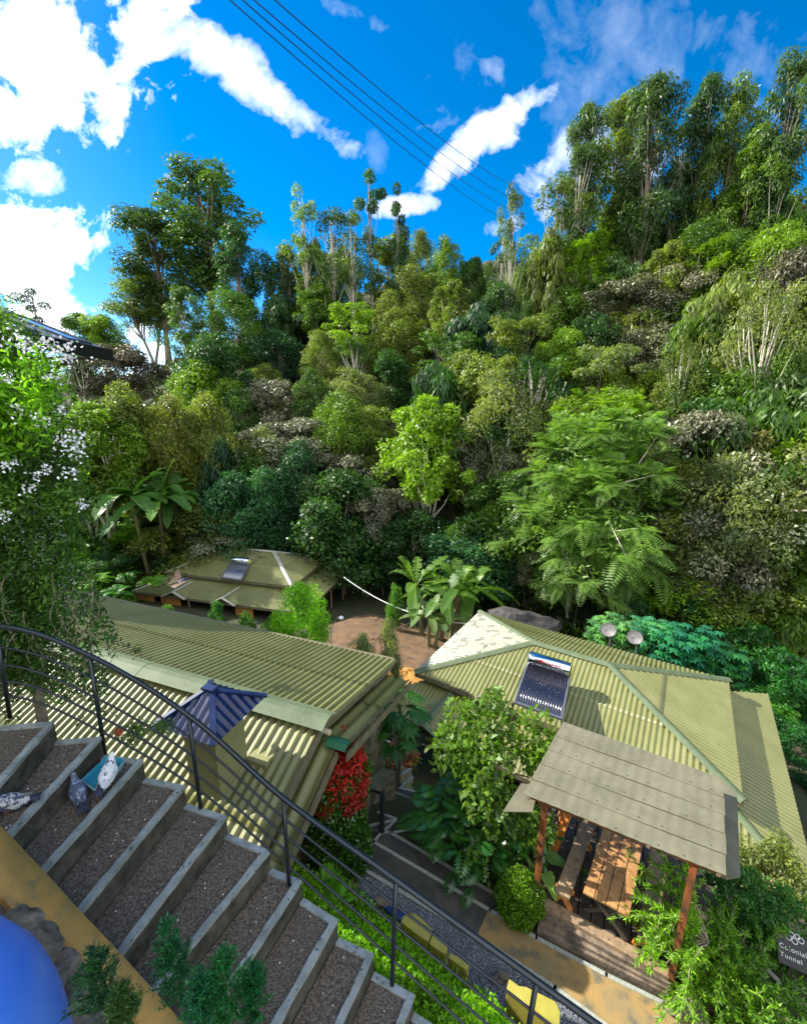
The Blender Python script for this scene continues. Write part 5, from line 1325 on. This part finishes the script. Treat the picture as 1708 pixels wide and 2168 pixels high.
def bush(px, ybase, w, h, kind, color, label, z=None, name='shrub', variant=None, cat='shrub', depth=None):
    """px: pixel of the foot; at height z, or at depth ybase"""
    p = PZ(*px, z) if z is not None else PY(*px, ybase)
    if z is None: p[2] = ground(p[0], p[1])
    return place(kind, tuple(p), w, h, color, label, cat, name=name, variant=variant)
def bush_top(px, y, w, kind, color, label, name='shrub', cat='shrub', zb=None, mn=.6):
    """px: pixel of the top, at depth y, standing on the ground"""
    p = PY(*px, y); zg = ground(p[0], y) if zb is None else zb
    return place(kind, (p[0], y, zg), w, max(p[2] - zg, mn), color, label, cat, name=name)
bush_top((632, 1238), 15.5, 3.2, 'fine', (.17, .36, .02), 'vivid yellow green small tree standing before the far cottage', 'small_tree', 'tree')
bush_top((575, 1300), 15.0, 1.9, 'fine', (.15, .33, .02), 'vivid low shrub at the foot of the vivid small tree')
bush_top((822, 1312), 13.5, 1.3, 'fine', (.22, .27, .14), 'taller silvery grey shrub at the edge of the dirt yard')
bush_top((768, 1345), 13.5, 1.4, 'fine', (.20, .25, .12), 'shorter silvery grey shrub at the edge of the dirt yard')
bush_top((455, 1275), 22, 1.4, 'shrub', (.06, .16, .04), 'small green shrub against the far cottage veranda')
bush_top((260, 1112), 34, 4.6, 'dome', (.16, .33, .02), 'bright yellow green rounded shrub up the garden from the far cottage')
bush_top((305, 1098), 37, 4.0, 'dome', (.10, .24, .015), 'rounded green shrub just behind the bright yellow green one')
bush_top((330, 1158), 37.5, 4.0, 'shrub', (.10, .22, .05), 'sprawling green shrub beside the far cottage hip')
bush_top((225, 1170), 29, 3.6, 'shrub', (.03, .10, .03), 'dark green shrub in the garden beyond the long roof')
bush_top((352, 1283), 21.5, 1.3, 'shrub', (.09, .2, .04), 'small shrub climbing the orange veranda corner of the far cottage')
bush_top((520, 1298), 20, 1.6, 'shrub', (.06, .16, .03), 'low shrub between the long roof edge and the far cottage veranda')
bush_top((180, 1190), 27, 4.0, 'shrub', (.04, .13, .02), 'green shrub closest to the white wall in the garden')
for k, (u, v, y) in enumerate(((235, 1210, 26), (300, 1205, 27.5), (190, 1232, 24), (270, 1240, 24), (350, 1215, 27), (395, 1185, 31))):
    fern((u - 25, v + 18), 0, 1.15, (.05, .19, .02) if k % 2 else (.13, .30, .02), ('dark ' if k % 2 else 'bright ') + ['fern highest in the garden beyond the long roof', 'fern beneath the rounded shrubs', 'fern closest to the climber', 'fern low behind the long roof edge', 'fern beside the far cottage skirt roof', 'fern tucked under the far cottage hip'][k], 26, y=y)
bush_top((835, 1240), 25, 1.3, 'shrub', (.10, .22, .05), 'spiky green plant standing in the shade of the yard')
# garden ground cover beyond the long roof
def cover():
    n = 22000; x = rng.uniform(-26, -11, n); y = rng.uniform(17, 33, n); P = np.stack([x, y, [ground(a, b) for a, b in zip(x, y)]], 1); P[:, 2] += rng.uniform(0, .5, n)
    keep = (x / y < -.68); P = P[keep]; n = len(P)
    L = leaf_arrays(P, rdir(n, .3), rdir(n, 1.2), rng.uniform(.18, .36, n), rng.uniform(.1, .2, n), rng.uniform(0, 1, n))
    tag(foliage('ground_cover', [L], 'leaf', None, (.09, .22, .015)), 'green ground cover over the garden beyond the long roof', 'ground cover', kind='stuff')
cover()
# dirt yard and mounds
def mound(name, c, r, h, m, n=26, seed=0, lab=None):
    q = random.Random(seed); g = []
    for i in range(9):
        t = i / 8; row = []
        for k in range(n + 1):
            a = 2 * math.pi * k / n; rr = (1 + .12 * math.sin(3 * a + seed) + .07 * math.sin(5 * a)) * t
            x = c[0] + r[0] * rr * math.cos(a); y = c[1] + r[1] * rr * math.sin(a); row.append((x, y, ground(x, y) + .06 + h * math.cos(t * math.pi / 2) ** 1.3 * (1 + .1 * math.sin(6 * a + t * 8)) - .3 * t ** 6))
        g.append(row)
    return MB().sheet(g).build(name, m, smooth=True)
tag(mound('dirt_yard', (-1.6, 22.5), (5.6, 6.2), .35, mat('brown_earth', (.10, .058, .03), .95, var=(.19, .11, .055), scale=1.2, bump=.8, bscale=5, extra=((.07, .055, .045), 2, .55, .7)), seed=2), kind='structure')
p = PY(862, 1350, 17.5); tag(mound('clay_pile', (p[0], p[1] + .4), (1.7, 1.5), .55, 'dirt_orange', seed=4), 'pile of orange clay beside the pale roof hip', 'clay pile')
p = PY(1090, 1310, 21.5); tag(MB().blob((p[0], p[1], p[2] - .5), (2.2, 1.4, 1.0), 18, .12, 9).build('boulder', mat('black_rock', (.02, .02, .022), .8, var=(.07, .06, .055), scale=2, bump=.8, bscale=5)), 'big blackish boulder behind the pale roof apex', 'boulder')

# shrubs between the houses
HB = bush((1052, 1760), 0, 3.0, 3.25, 'shrub', (.115, .21, .03), 'large hibiscus shrub with small bright leaves and bare twigs beside the shelter roof', z=-8.8, name='hibiscus_shrub', variant=0)
# red topped hedge pillar
def pillar():
    p = PZ(722, 1838, -8.8); t = thing('hedge_pillar', p, 'upright clipped hedge, green below with brilliant red new leaves on top', 'hedge')
    n = 11000; zz = rng.uniform(0, 2.45, n); a = rng.uniform(0, 6.283, n); r = .52 * (1 + .12 * np.sin(3 * a + zz * 3)) * np.where(zz > 1.5, 1.08, 1) * rng.uniform(.7, 1.05, n)
    P = p + np.stack([np.cos(a) * r, np.sin(a) * r, zz], 1); d = np.stack([np.cos(a), np.sin(a), np.full(n, .6)], 1)
    foliage('green_leaf', [leaf_arrays(P, unit(d + rng.normal(size=d.shape) * .6), unit(d + rng.normal(size=d.shape) * .7), .085, .035, rng.uniform(0, 1, n))], 'leaf_glossy', t, (.045, .13, .018))
    cs = [p + np.array(c) + [0, 0, .3] for c in ((-.05, .1, 2.3), (.28, .05, 2.2), (-.35, 0, 2.15), (.05, -.3, 2.05), (-.3, -.25, 1.85), (.42, -.15, 1.95), (.1, .35, 2.4), (-.15, -.42, 1.7), (.3, -.36, 1.75))]
    foliage('red_leaf', [clump_leaves(np.array(cs), .26, 420, .10, .03, .9, .9, rnd=1.0)], 'red_leaf', t)
    MB().tube([p - [0, 0, .1], p + [0, 0, 2]], [.07, .03], 7).build('stem', 'bark_dark', t)
pillar()
# split-leaf plants
def splitleaf(px, z, R0, n, color, label, hh=.9):
    p = PZ(*px, z); t = thing('split_leaf_plant', p, label, 'plant'); L = []
    a = rng.uniform(0, 6.283, n); el = rng.uniform(.1, 1.35, n); d = np.stack([np.cos(a) * np.cos(el), np.sin(a) * np.cos(el), np.sin(el)], 1)
    b = p + np.stack([rng.uniform(-.4, .4, n) * R0, rng.uniform(-.4, .4, n) * R0, rng.uniform(.1, hh, n)], 1)
    tips = b + d * (R0 * .75); st = MB()
    for i in range(0, n, 3): st.tube([b[i] - [0, 0, .15], tips[i]], .009, 4)
    st.build('leaf_stalk', 'stalk', t)
    L = fronds(tips - d * R0 * .12, d * [1, 1, .4] + [0, 0, .05], rng.uniform(.38, .55, n) * R0 * 1.1, 8, .13, .42, sag=.45)
    foliage('split_leaf', L, 'leaf_glossy', t, color)
M['stalk'] = mat('green_stalk', (.06, .12, .03), .6)
splitleaf((965, 1795), -8.85, .8, 100, (.035, .13, .025), 'dark split leaf plant spreading over the path edge')
splitleaf((1010, 1835), -8.85, .75, 70, (.03, .12, .022), 'dark split leaf plant under the hibiscus shrub')
def bigleaves(px, z, n, L0, W0, color, label, name='elephant_ear_plant', hh=.6, m='leaf', heart=True, spread=.5):
    p = PZ(*px, z); t = thing(name, p, label, 'plant'); L = []; st = MB()
    for k in range(n):
        a = k * 2.4 + rng.uniform(-.3, .3); el = rng.uniform(-.1, .5); h = rng.uniform(.35, 1) * hh; r = rng.uniform(.1, 1) * spread
        b = p + [math.cos(a) * r, math.sin(a) * r, h]; st.tube([p, (p + b) / 2 + [0, 0, .1], b], .012, 5)
        L.append(blade(b, [math.cos(a), math.sin(a), math.sin(el) - .2], L0 * rng.uniform(.7, 1.1), W0 * rng.uniform(.7, 1.1), .3, rng.uniform(.2, .9), 9, stalk=0, heart=heart))
    st.build('leaf_stalk', 'stalk', t); foliage('broad_leaf', L, m, t, color)
bigleaves((1062, 1830), -8.85, 9, .36, .3, (.14, .22, .12), 'pale veined elephant ear plant against the side sheet of the shelter', hh=1.75, spread=.35)
bigleaves((1130, 1868), -8.8, 5, .36, .32, (.16, .30, .08), 'bright broad leaved elephant ear plant beside the shelter post', hh=.9)
bigleaves((1085, 1870), -8.8, 34, .2, .12, (.05, .17, .03), 'low dark leafy plants massed under the shelter side', name='leafy_plant', hh=.8, heart=False, m='leaf_glossy')
bigleaves((1118, 1835), -8.8, 40, .18, .11, (.035, .14, .025), 'taller dark leafy plant behind the shelter post', name='leafy_plant', hh=1.2, heart=False, m='leaf_glossy')
# papaya with palmate leaves
def palmate(c, d, r, tone, lobes=9):
    d = unit(np.array([d], float))[0]; s = unit(np.cross(d, [0, 0, 1.0])[None])[0]; out = []
    P = []; D = []; N_ = []; Ls = []
    for k in range(lobes):
        a = (k / (lobes - 1) - .5) * 4.6; q = d * math.cos(a) + s * math.sin(a); q[2] -= .22; P.append(c); D.append(q); N_.append(np.cross(s, d) + [0, 0, .3]); Ls.append(r * (1 - .28 * abs(k / (lobes - 1) - .5) * 2))
    Ls = np.array(Ls); return leaf_arrays(np.array(P), np.array(D), np.array(N_), Ls, Ls * .36, np.full(lobes, tone), fold=.1)
def papaya(px_top, y, zb, n, r, color, label, name='papaya_tree', cat='tree', spread=.55):
    p = PY(*px_top, y); t = thing(name, (p[0], y, zb), label, cat); L = []; st = MB(); MB().tube([(p[0], y, zb - .2), (p[0] + .05, y, p[2] - .15)], [.07, .045], 8).build('trunk', 'bark_dark', t)
    for k in range(n):
        a = k * 2.4; el = rng.uniform(-.5, 1.0); b = p + np.array([math.cos(a) * math.cos(el), math.sin(a) * math.cos(el), math.sin(el) * .7]) * spread * rng.uniform(.6, 1.1) - [0, 0, .25]
        st.tube([p - [0, 0, .15], b], .01, 4); L.append(palmate(b, [math.cos(a), math.sin(a), -.25], r * rng.uniform(.8, 1.15), rng.uniform(.2, .9)))
    st.build('leaf_stalk', 'stalk', t); foliage('lobed_leaf', L, 'leaf', t, color)
papaya((842, 1480), 9.6, -11.3, 16, .42, (.04, .14, .045), 'papaya tree with star shaped leaves between the two big roofs', spread=.62)
papaya((835, 1545), 9.0, -11.3, 9, .38, (.04, .14, .04), 'lower papaya shoot below the star leaved tree', spread=.4)
def castor(px, y, w, h, n, color, label):
    p = PY(*px, y); t = thing('castor_shrub', (p[0], y, ground(p[0], y)), label, 'shrub'); L = []; z0 = ground(p[0], y)
    for k in range(n):
        a = rng.uniform(0, 6.28); r = w / 2 * math.sqrt(rng.uniform(0, 1)); c = np.array([p[0] + math.cos(a) * r, y + math.sin(a) * r * .7, p[2] - rng.uniform(0, h) * (.25 + r / w)])
        L.append(palmate(c, [rng.normal(), rng.normal() - .6, -.1], rng.uniform(.28, .42), rng.uniform(.1, 1), 7))
    foliage('lobed_leaf', L, 'leaf', t, color); m = MB()
    for k in range(5): m.tube([(p[0] + (k - 2) * .2, y, z0 - .1), (p[0] + (k - 2) * w * .18, y, p[2] - h * .4)], [.05, .02], 5)
    m.build('stem', 'bark_dark', t)
castor((1300, 1312), 19.5, 2.4, 2.0, 170, (.10, .26, .10), 'pale star leaved castor shrub behind the nearer satellite dish')
castor((1385, 1318), 19.0, 2.6, 2.2, 190, (.06, .24, .13), 'teal castor shrub behind the farther satellite dish')
castor((1455, 1335), 18.0, 3.0, 2.4, 220, (.025, .17, .10), 'deep teal castor shrub beyond the roof ridge line')
castor((1525, 1370), 17.5, 2.6, 2.2, 170, (.03, .15, .06), 'green castor shrub at the high corner of the olive roof')
for k, (u, v, y, w, c, lab) in enumerate(((1600, 1330, 19, 4, (.02, .10, .015), 'dark undergrowth shrub beneath the pale leaning trunk'), (1680, 1380, 17, 4, (.02, .11, .02), 'dark undergrowth shrub at the roof corner'),
      (1640, 1460, 15.5, 2.6, (.03, .15, .02), 'green shrub above the veranda roof corner'), (1700, 1540, 13.5, 2.2, (.02, .10, .02), 'dark shrub beside the veranda roof edge'), (1715, 1700, 12, 2.0, (.02, .09, .02), 'dark shrub down the veranda roof side'),
      (1450, 1260, 23, 4, (.018, .08, .02), 'shade shrub behind the teal castor shrubs'), (1540, 1290, 22, 4, (.02, .09, .015), 'deep green shrub left of the pale leaning trunk'.replace(' left of', ' beside')), (1340, 1270, 23, 3.5, (.03, .10, .03), 'shade shrub under the lower feathery tree'))):
    bush_top((u, v), y, w, 'shrub', c, lab)
fern((1650, 1500), 0, 1.4, (.12, .30, .02), 'bright long fronded fern above the veranda roof corner', 14, y=15.5)
# satellite dishes
for (u, v, lab) in ((1288, 1334, 'satellite dish nearer the pale apex, pointing up on a thin pole'), (1344, 1350, 'satellite dish nearer the teal shrubs, pointing up on a thin pole')):
    p = V(PY(u, v, 16.3)); t = thing('satellite_dish', p, lab, 'satellite dish', 'satellite dishes behind the large cottage roof'); ax = Vector((-.62, -.55, .5)).normalized(); s1 = ax.cross(Vector((0, 0, 1))).normalized(); s2 = s1.cross(ax); g = []
    for i in range(7):
        r = .31 * i / 6; g.append([p + s1 * r * math.cos(a) + s2 * r * .9 * math.sin(a) + ax * (r * r * .55) for a in np.linspace(0, 2 * math.pi, 25)])
    m = MB(); m.sheet(g); m.sheet([[q - ax * .012 for q in r] for r in g]); m.tube(g[-1], .012, 5); m.build('reflector', 'dish', t, smooth=True)
    MB().tube([p - ax * .02, p + Vector((.1, 0, -.25)), (p.x + .12, p.y, p.z - 1.5)], .028, 6).build('pole', 'tube_rail', t)
    f_ = p + ax * .38; m = MB(); m.tube([p - s2 * .3 + ax * .05, f_], .011, 5); m.blob(tuple(f_), (.035, .035, .045), 8, 0); m.build('feed_arm', 'tube_rail', t)
# round clipped bush
def round_bush():
    p = PZ(1098, 1950, ZP); c = np.array([p[0], p[1] + .1, ZP + .42]); t = thing('round_bush', (c[0], c[1], ZP), 'dense rounded yellow green bush between the path and the shelter', 'bush')
    d = rdir(9000, .1); r = np.array([.40, .40, .44]) * (1 + .05 * np.sin(d[:, :1] * 9) + .05 * np.sin(d[:, 2:] * 8 + d[:, 1:2] * 7)); k = rng.uniform(.82, 1.03, (9000, 1))
    foliage('foliage', [leaf_arrays(c + d * r * k, unit(d + rng.normal(size=d.shape) * .6), unit(d + rng.normal(size=d.shape) * .8), .05, .024, rng.uniform(0, 1, 9000))], 'leaf', t, (.12, .24, .02)); MB().tube([(c[0], c[1], ZP - .1), (c[0], c[1], ZP + .4)], .03, 6).build('stem', 'bark_dark', t)
round_bush()
# feathery overgrown shrub in front of the shelter corner
def feathery(root, n, L0, spread_dir, color, label, name, leafL=.09, leafW=.022, per=46, grav=.5, bark='bark', lm='leaf', side=.0, cat='shrub', rstem=.012, sub=3):
    t = thing(name, root, label, cat); st = MB(); P = []; D = []; root = np.array(root, float)
    for k in range(n):
        d = unit((np.array(spread_dir) + rng.normal(size=3) * .55)[None])[0]; d[2] = abs(d[2]) + .15; L = L0 * rng.uniform(.5, 1.1); pts = []
        for i in range(9):
            s = i / 8; q = root + d * L * s; q[2] -= grav * L * s * s * rng.uniform(.8, 1.1); q += rng.normal(size=3) * .02 * L * s; pts.append(q)
        st.tube(pts, [rstem * (1 - .8 * i / 8) for i in range(9)], 5, cap=False)
        for j in range(sub + 1):
            if j: 
                i0 = int(rng.integers(2, 8)); a = pts[i0]; dd = unit((unit((pts[i0] - pts[i0 - 1])[None])[0] + rng.normal(size=3) * .6)[None])[0]; q = [a + dd * L * .35 * s - np.array([0, 0, .25 * L * s * s * .35]) for s in np.linspace(0, 1, 6)]
                st.tube(q, rstem * .3, 4, cap=False)
            else: q = pts[2:]
            q = np.array(q); m_ = per if not j else per // 2; s = rng.uniform(0, len(q) - 1.001, m_); i = s.astype(int); f = (s - i)[:, None]; b = q[i] * (1 - f) + q[i + 1] * f; tan = unit(q[i + 1] - q[i])
            P.append(b); D.append(unit(tan * .8 + rng.normal(size=tan.shape) * .6))
    P = np.concatenate(P); D = np.concatenate(D); nn = len(P)
    st.build('branch', bark, t, smooth=True)
    foliage('leaflet', [leaf_arrays(P, D, rdir(nn, .8), leafL * rng.uniform(.6, 1.2, nn), leafW, rng.uniform(0, 1, nn))], lm, t, color); return t
rt = PZ(1455, 2150, -8.8)
feathery(rt + [.36, .1, 0], 46, 1.2, (.1, .1, 1.1), (.17, .34, .03), 'overgrown feathery shrub with arching bright branches hiding the shelter corner', 'feathery_shrub', per=90, grav=.35, leafL=.1, leafW=.02, sub=5)
feathery(rt + [.35, .3, 1.0], 12, 1.6, (-1.1, .45, .55), (.20, .40, .03), 'arching bright feathery branches reaching over the picnic table', 'feathery_shrub', per=110, grav=.55, leafL=.1, leafW=.02, sub=5)
feathery(rt + [.7, .2, .2], 36, 1.3, (.45, .2, .9), (.12, .27, .03), 'arching feathery shrub on the side away from the picnic table', 'feathery_shrub', per=90, grav=.5, leafL=.1, leafW=.022, sub=5)
feathery(rt + [.45, -.15, 0], 22, .8, (.2, -.3, .8), (.10, .22, .02), 'low tangled growth at the foot of the feathery shrubs', 'feathery_shrub', per=80, grav=.3, leafL=.08, leafW=.025, sub=5)
bush((1620, 1905), 0, 1.3, 1.5, 'shrub', (.20, .27, .08), 'pale small leaved shrub in front of the veranda roof', z=-9.2)
bush((1660, 2000), 0, 1.5, 1.0, 'shrub', (.08, .22, .03), 'broad leaved green creeper mound above the small sign', z=-8.9)
bush((1560, 1960), 0, 1.2, 1.2, 'shrub', (.05, .16, .03), 'dark green leafy shrub behind the feathery shrub', z=-8.9)
rk2 = [(1425, 2130, 'long pale speckled rock at the foot of the feathery shrub', .11), (1610, 2105, 'small pale rock at the corner of the side path', .10), (1470, 2140, 'rounded mossy rock under the feathery shrub', .15)]
for i, (u, v, lab, r) in enumerate(rk2):
    p = PZ(u, v, -8.65); tag(MB().blob(tuple(p), (r * 1.5, r, r * .7), 12, .12, i + 30).build('rock', 'rock'), lab, 'rock')
# orange flower bed
def flowerbed():
    p = PZ(*D4(820, 420), -10.3); t = thing('flower_bed', p, 'bed of orange pink flowers at the turn of the winding steps', 'flower bed')
    c = p + np.stack([rng.uniform(-.9, .9, 26), rng.uniform(-.35, .35, 26), rng.uniform(0, .35, 26)], 1)
    foliage('flower', [clump_leaves(c, .17, 110, .07, .04, .9, .8)], 'flower_orange', t); c[:, 2] -= .12; foliage('foliage', [clump_leaves(c, .2, 60, .1, .05, .8, .8)], 'leaf', t, (.10, .22, .03))
M['flower_orange'] = leaf_mat('orange_petal', trans=.25, color=(.62, .17, .08), dark=.5, hue=(1.3, 1.5, 1.6)); flowerbed()
bush((790, 1610), 0, .9, .9, 'shrub', (.12, .27, .03), 'light green shrub between the stone pier and flower bed', z=-10.2)

# ---------------------------------------------------------------- flowering climber at the frame side
def climber():
    t = thing('flowering_climber', (-5.0, 5.6, -4.5), 'great leafy climber with white flower clusters hanging beside the stair railing', 'climber')
    cs = []; 
    for _ in range(400):
        v = rng.uniform(665, 1440); edge = np.interp(v, [655, 700, 740, 800, 900, 1000, 1100, 1200, 1300, 1420], [-30, 20, 60, 100, 120, 135, 165, 160, 130, 50]); u = rng.uniform(-230, edge)
        y = rng.uniform(4.4, 5.3) if v > 980 else rng.uniform(4.6, 6.8); cs.append(PY(u, v, y))
    cs = np.array(cs); nr = rng.permutation(len(cs))
    top = cs[:, 2] > -1.2
    L = [clump_leaves(cs, .30, 270, .066, .024, .95, .3, droop=.35, rnd=1.1, shell=.2, tspread=.8)]
    foliage('foliage', L, 'leaf', t, (.085, .18, .035))
    # bright young shoots
    sh = np.array([PY(rng.uniform(-60, 110), rng.uniform(760, 980), rng.uniform(4.3, 4.9)) for _ in range(34)])
    foliage('young_foliage', [clump_leaves(sh, .2, 120, .09, .028, 1.1, .2, rnd=1.1, shell=.1)], 'leaf', t, (.20, .42, .02))
    # thin hanging stems with sparse leaves
    st = MB(); P = []; D = []
    for k in range(110):
        u = rng.uniform(-60, 215); v = rng.uniform(1200, 1420); y = rng.uniform(4.2, 5.6); a = PY(u, v, y); pts = [a]; q = a.copy(); d = np.array([rng.uniform(-.3, .35), rng.uniform(-.3, .2), -1.0])
        for i in range(7):
            q = q + d * .14 + rng.normal(size=3) * .04; d[2] += .08; pts.append(q.copy())
        if pts[-1][2] < -3.6: pts = pts[:5]
        st.tube(pts, .0045, 4, cap=False); pts = np.array(pts); s = rng.uniform(0, len(pts) - 1.01, 46); i = s.astype(int); f = (s - i)[:, None]; P.append(pts[i] * (1 - f) + pts[i + 1] * f); D.append(rdir(46, -.1))
    for k in range(46):
        a = cs[rng.integers(0, len(cs))]; d = rdir(1, .3)[0]; st.tube([a, a + d * .25, a + d * .5 + [0, 0, .04]], .006, 4, cap=False)
    st.build('stem', 'bark', t); P = np.concatenate(P) + rng.normal(size=(len(P) * 46, 3)) * .03; D = np.concatenate(D); nn = len(P)
    foliage('sparse_leaf', [leaf_arrays(P, D, rdir(nn, .5), .075 * rng.uniform(.6, 1.2, nn), .028, rng.uniform(0, 1, nn))], 'leaf', t, (.05, .14, .03))
    # trunk
    MB().tube([(-5.3, 5.4, -8.8), (-4.9, 4.9, -5), (-4.9, 5.1, -2), (-5.2, 5.6, .3)], [.09, .07, .05, .02], 7).build('trunk', 'bark', t)
    # blossom clusters where the photograph shows them
    for (u, v, r) in ((40, 722, .12), (60, 735, .09), (105, 735, .11), (140, 742, .13), (150, 760, .08), (38, 868, .10), (85, 890, .11), (128, 870, .07), (140, 940, .12), (165, 955, .12), (165, 925, .09), (25, 985, .09), (95, 990, .08), (60, 1035, .07), (15, 800, .07), (170, 1070, .08), (75, 1010, .06), (150, 1000, .08), (110, 800, .06), (10, 1090, .08)):
        p = PY(u, v, 4.25); n = int(36 * r / .1); c = p + rng.normal(size=(n, 3)) * r * .5
        foliage('blossom', [leaf_arrays(c, rdir(n, .2), rdir(n, .3), .033, .027, .5)], 'petal', t)
climber()
# marigold plant by the railing post
def marigold():
    p = PZ(255, 1572, -3.3) + np.array([0, .12, -.05]); t = thing('marigold_plant', p, 'small leafy plant with one orange flower behind the second railing post', 'plant')
    c = p + np.stack([rng.uniform(-.12, .32, 12), rng.uniform(0, .2, 12), rng.uniform(-.15, .1, 12)], 1); foliage('foliage', [clump_leaves(c, .09, 60, .045, .016, .9, .5)], 'leaf', t, (.12, .22, .05))
    f_ = PY(252, 1549, p[1]); foliage('flower', [clump_leaves(np.array([f_]), .03, 120, .03, .02, .6, .8)], 'flower_orange', t); MB().tube([p - [0, 0, .2], f_], .004, 4).build('stem', 'stalk', t)
marigold()
# juniper-like plants in the near foreground
def juniper(px, t0, h, w, color, label):
    top = PT(*px, t0); base = top - [0, 0, h]; t = thing('feathery_seedling', base, label, 'plant'); st = MB(); P = []; D = []; st.tube([base - [0, 0, .1], top], [.006, .002], 6)
    for k in range(60):
        s = rng.uniform(.08, 1) ** .9; a = rng.uniform(0, 6.28); b = base + (top - base) * s; d = np.array([math.cos(a), math.sin(a), .9]); d /= np.linalg.norm(d); l = w * (1.05 - s) ** .6 * rng.uniform(.5, 1)
        tip = b + d * l; st.tube([b, tip], .0012, 3, cap=False); m_ = 46; f = rng.uniform(.1, 1.05, m_)[:, None]; P.append(b + (tip - b) * f + rng.normal(size=(m_, 3)) * .005); D.append(unit(d + rng.normal(size=(m_, 3)) * .55))
    st.build('stem', 'stalk', t); P = np.concatenate(P); D = np.concatenate(D); nn = len(P)
    foliage('leaflet', [leaf_arrays(P, D, rdir(nn, .6), .020 * rng.uniform(.6, 1.2, nn), .0042, rng.uniform(0, 1, nn))], 'leaf', t, color)
juniper((200, 2020), 1.45, .34, .15, (.035, .13, .07), 'dark bluish feathery seedling over the ochre wall')
juniper((355, 1962), 1.55, .42, .14, (.03, .17, .09), 'tallest bluish green feathery seedling in front of the steps')
juniper((470, 2030), 1.5, .34, .17, (.03, .20, .08), 'bushiest green feathery seedling in front of the steps')
juniper((420, 2075), 1.45, .25, .12, (.03, .18, .10), 'short feathery seedling between the two taller ones')
juniper((255, 2100), 1.4, .2, .09, (.08, .16, .06), 'small olive seedling low against the ochre wall')
juniper((530, 2060), 1.55, .25, .13, (.02, .16, .07), 'outermost feathery seedling overlapping the stair nosings')

# ---------------------------------------------------------------- cables
def cable(a, b, sag, r, m, name, label, n=24, cat='cable'):
    a, b = np.array(a), np.array(b); pts = [tuple(a + (b - a) * t - [0, 0, sag * 4 * t * (1 - t)]) for t in np.linspace(0, 1, n)]
    return tag(MB().tube(pts, r, 6).build(name, m, smooth=True), label, cat)
for k, (u, lab) in enumerate(((496, 'lowest power line, crossing the sky to the lone eucalyptus'), (522, 'second lowest power line crossing the sky'), (545, 'second highest power line crossing the sky'), (590, 'highest power line, set apart from the other three'))):
    far_ = PY(1100 + 10 * k, 478 - 22 * k, 66); nr = PY(u - 60, -45, 16)
    cable(nr, far_, .9, .018, 'cable', 'power_line', lab, cat='power line')
cable(PY(728, 1222, 27.5), PY(1032, 1322, 21), .9, .03, 'cable_white', 'white_cable', 'pale cable sagging from the far cottage to the pale roof apex')
lp = V(PY(700, 1330, 15)); t = thing('garden_lamp', (lp.x, lp.y, lp.z - 1), 'small lamp on a bent pole beside the vivid small tree', 'lamp')
MB().tube([(lp.x, lp.y, lp.z - 2), lp, V(PY(716, 1305, 15))], .02, 6).build('pole', 'tube_rail', t); MB().blob(tuple(V(PY(722, 1308, 15))), (.1, .1, .07), 10, 0).build('lamp_head', 'cable_white', t)
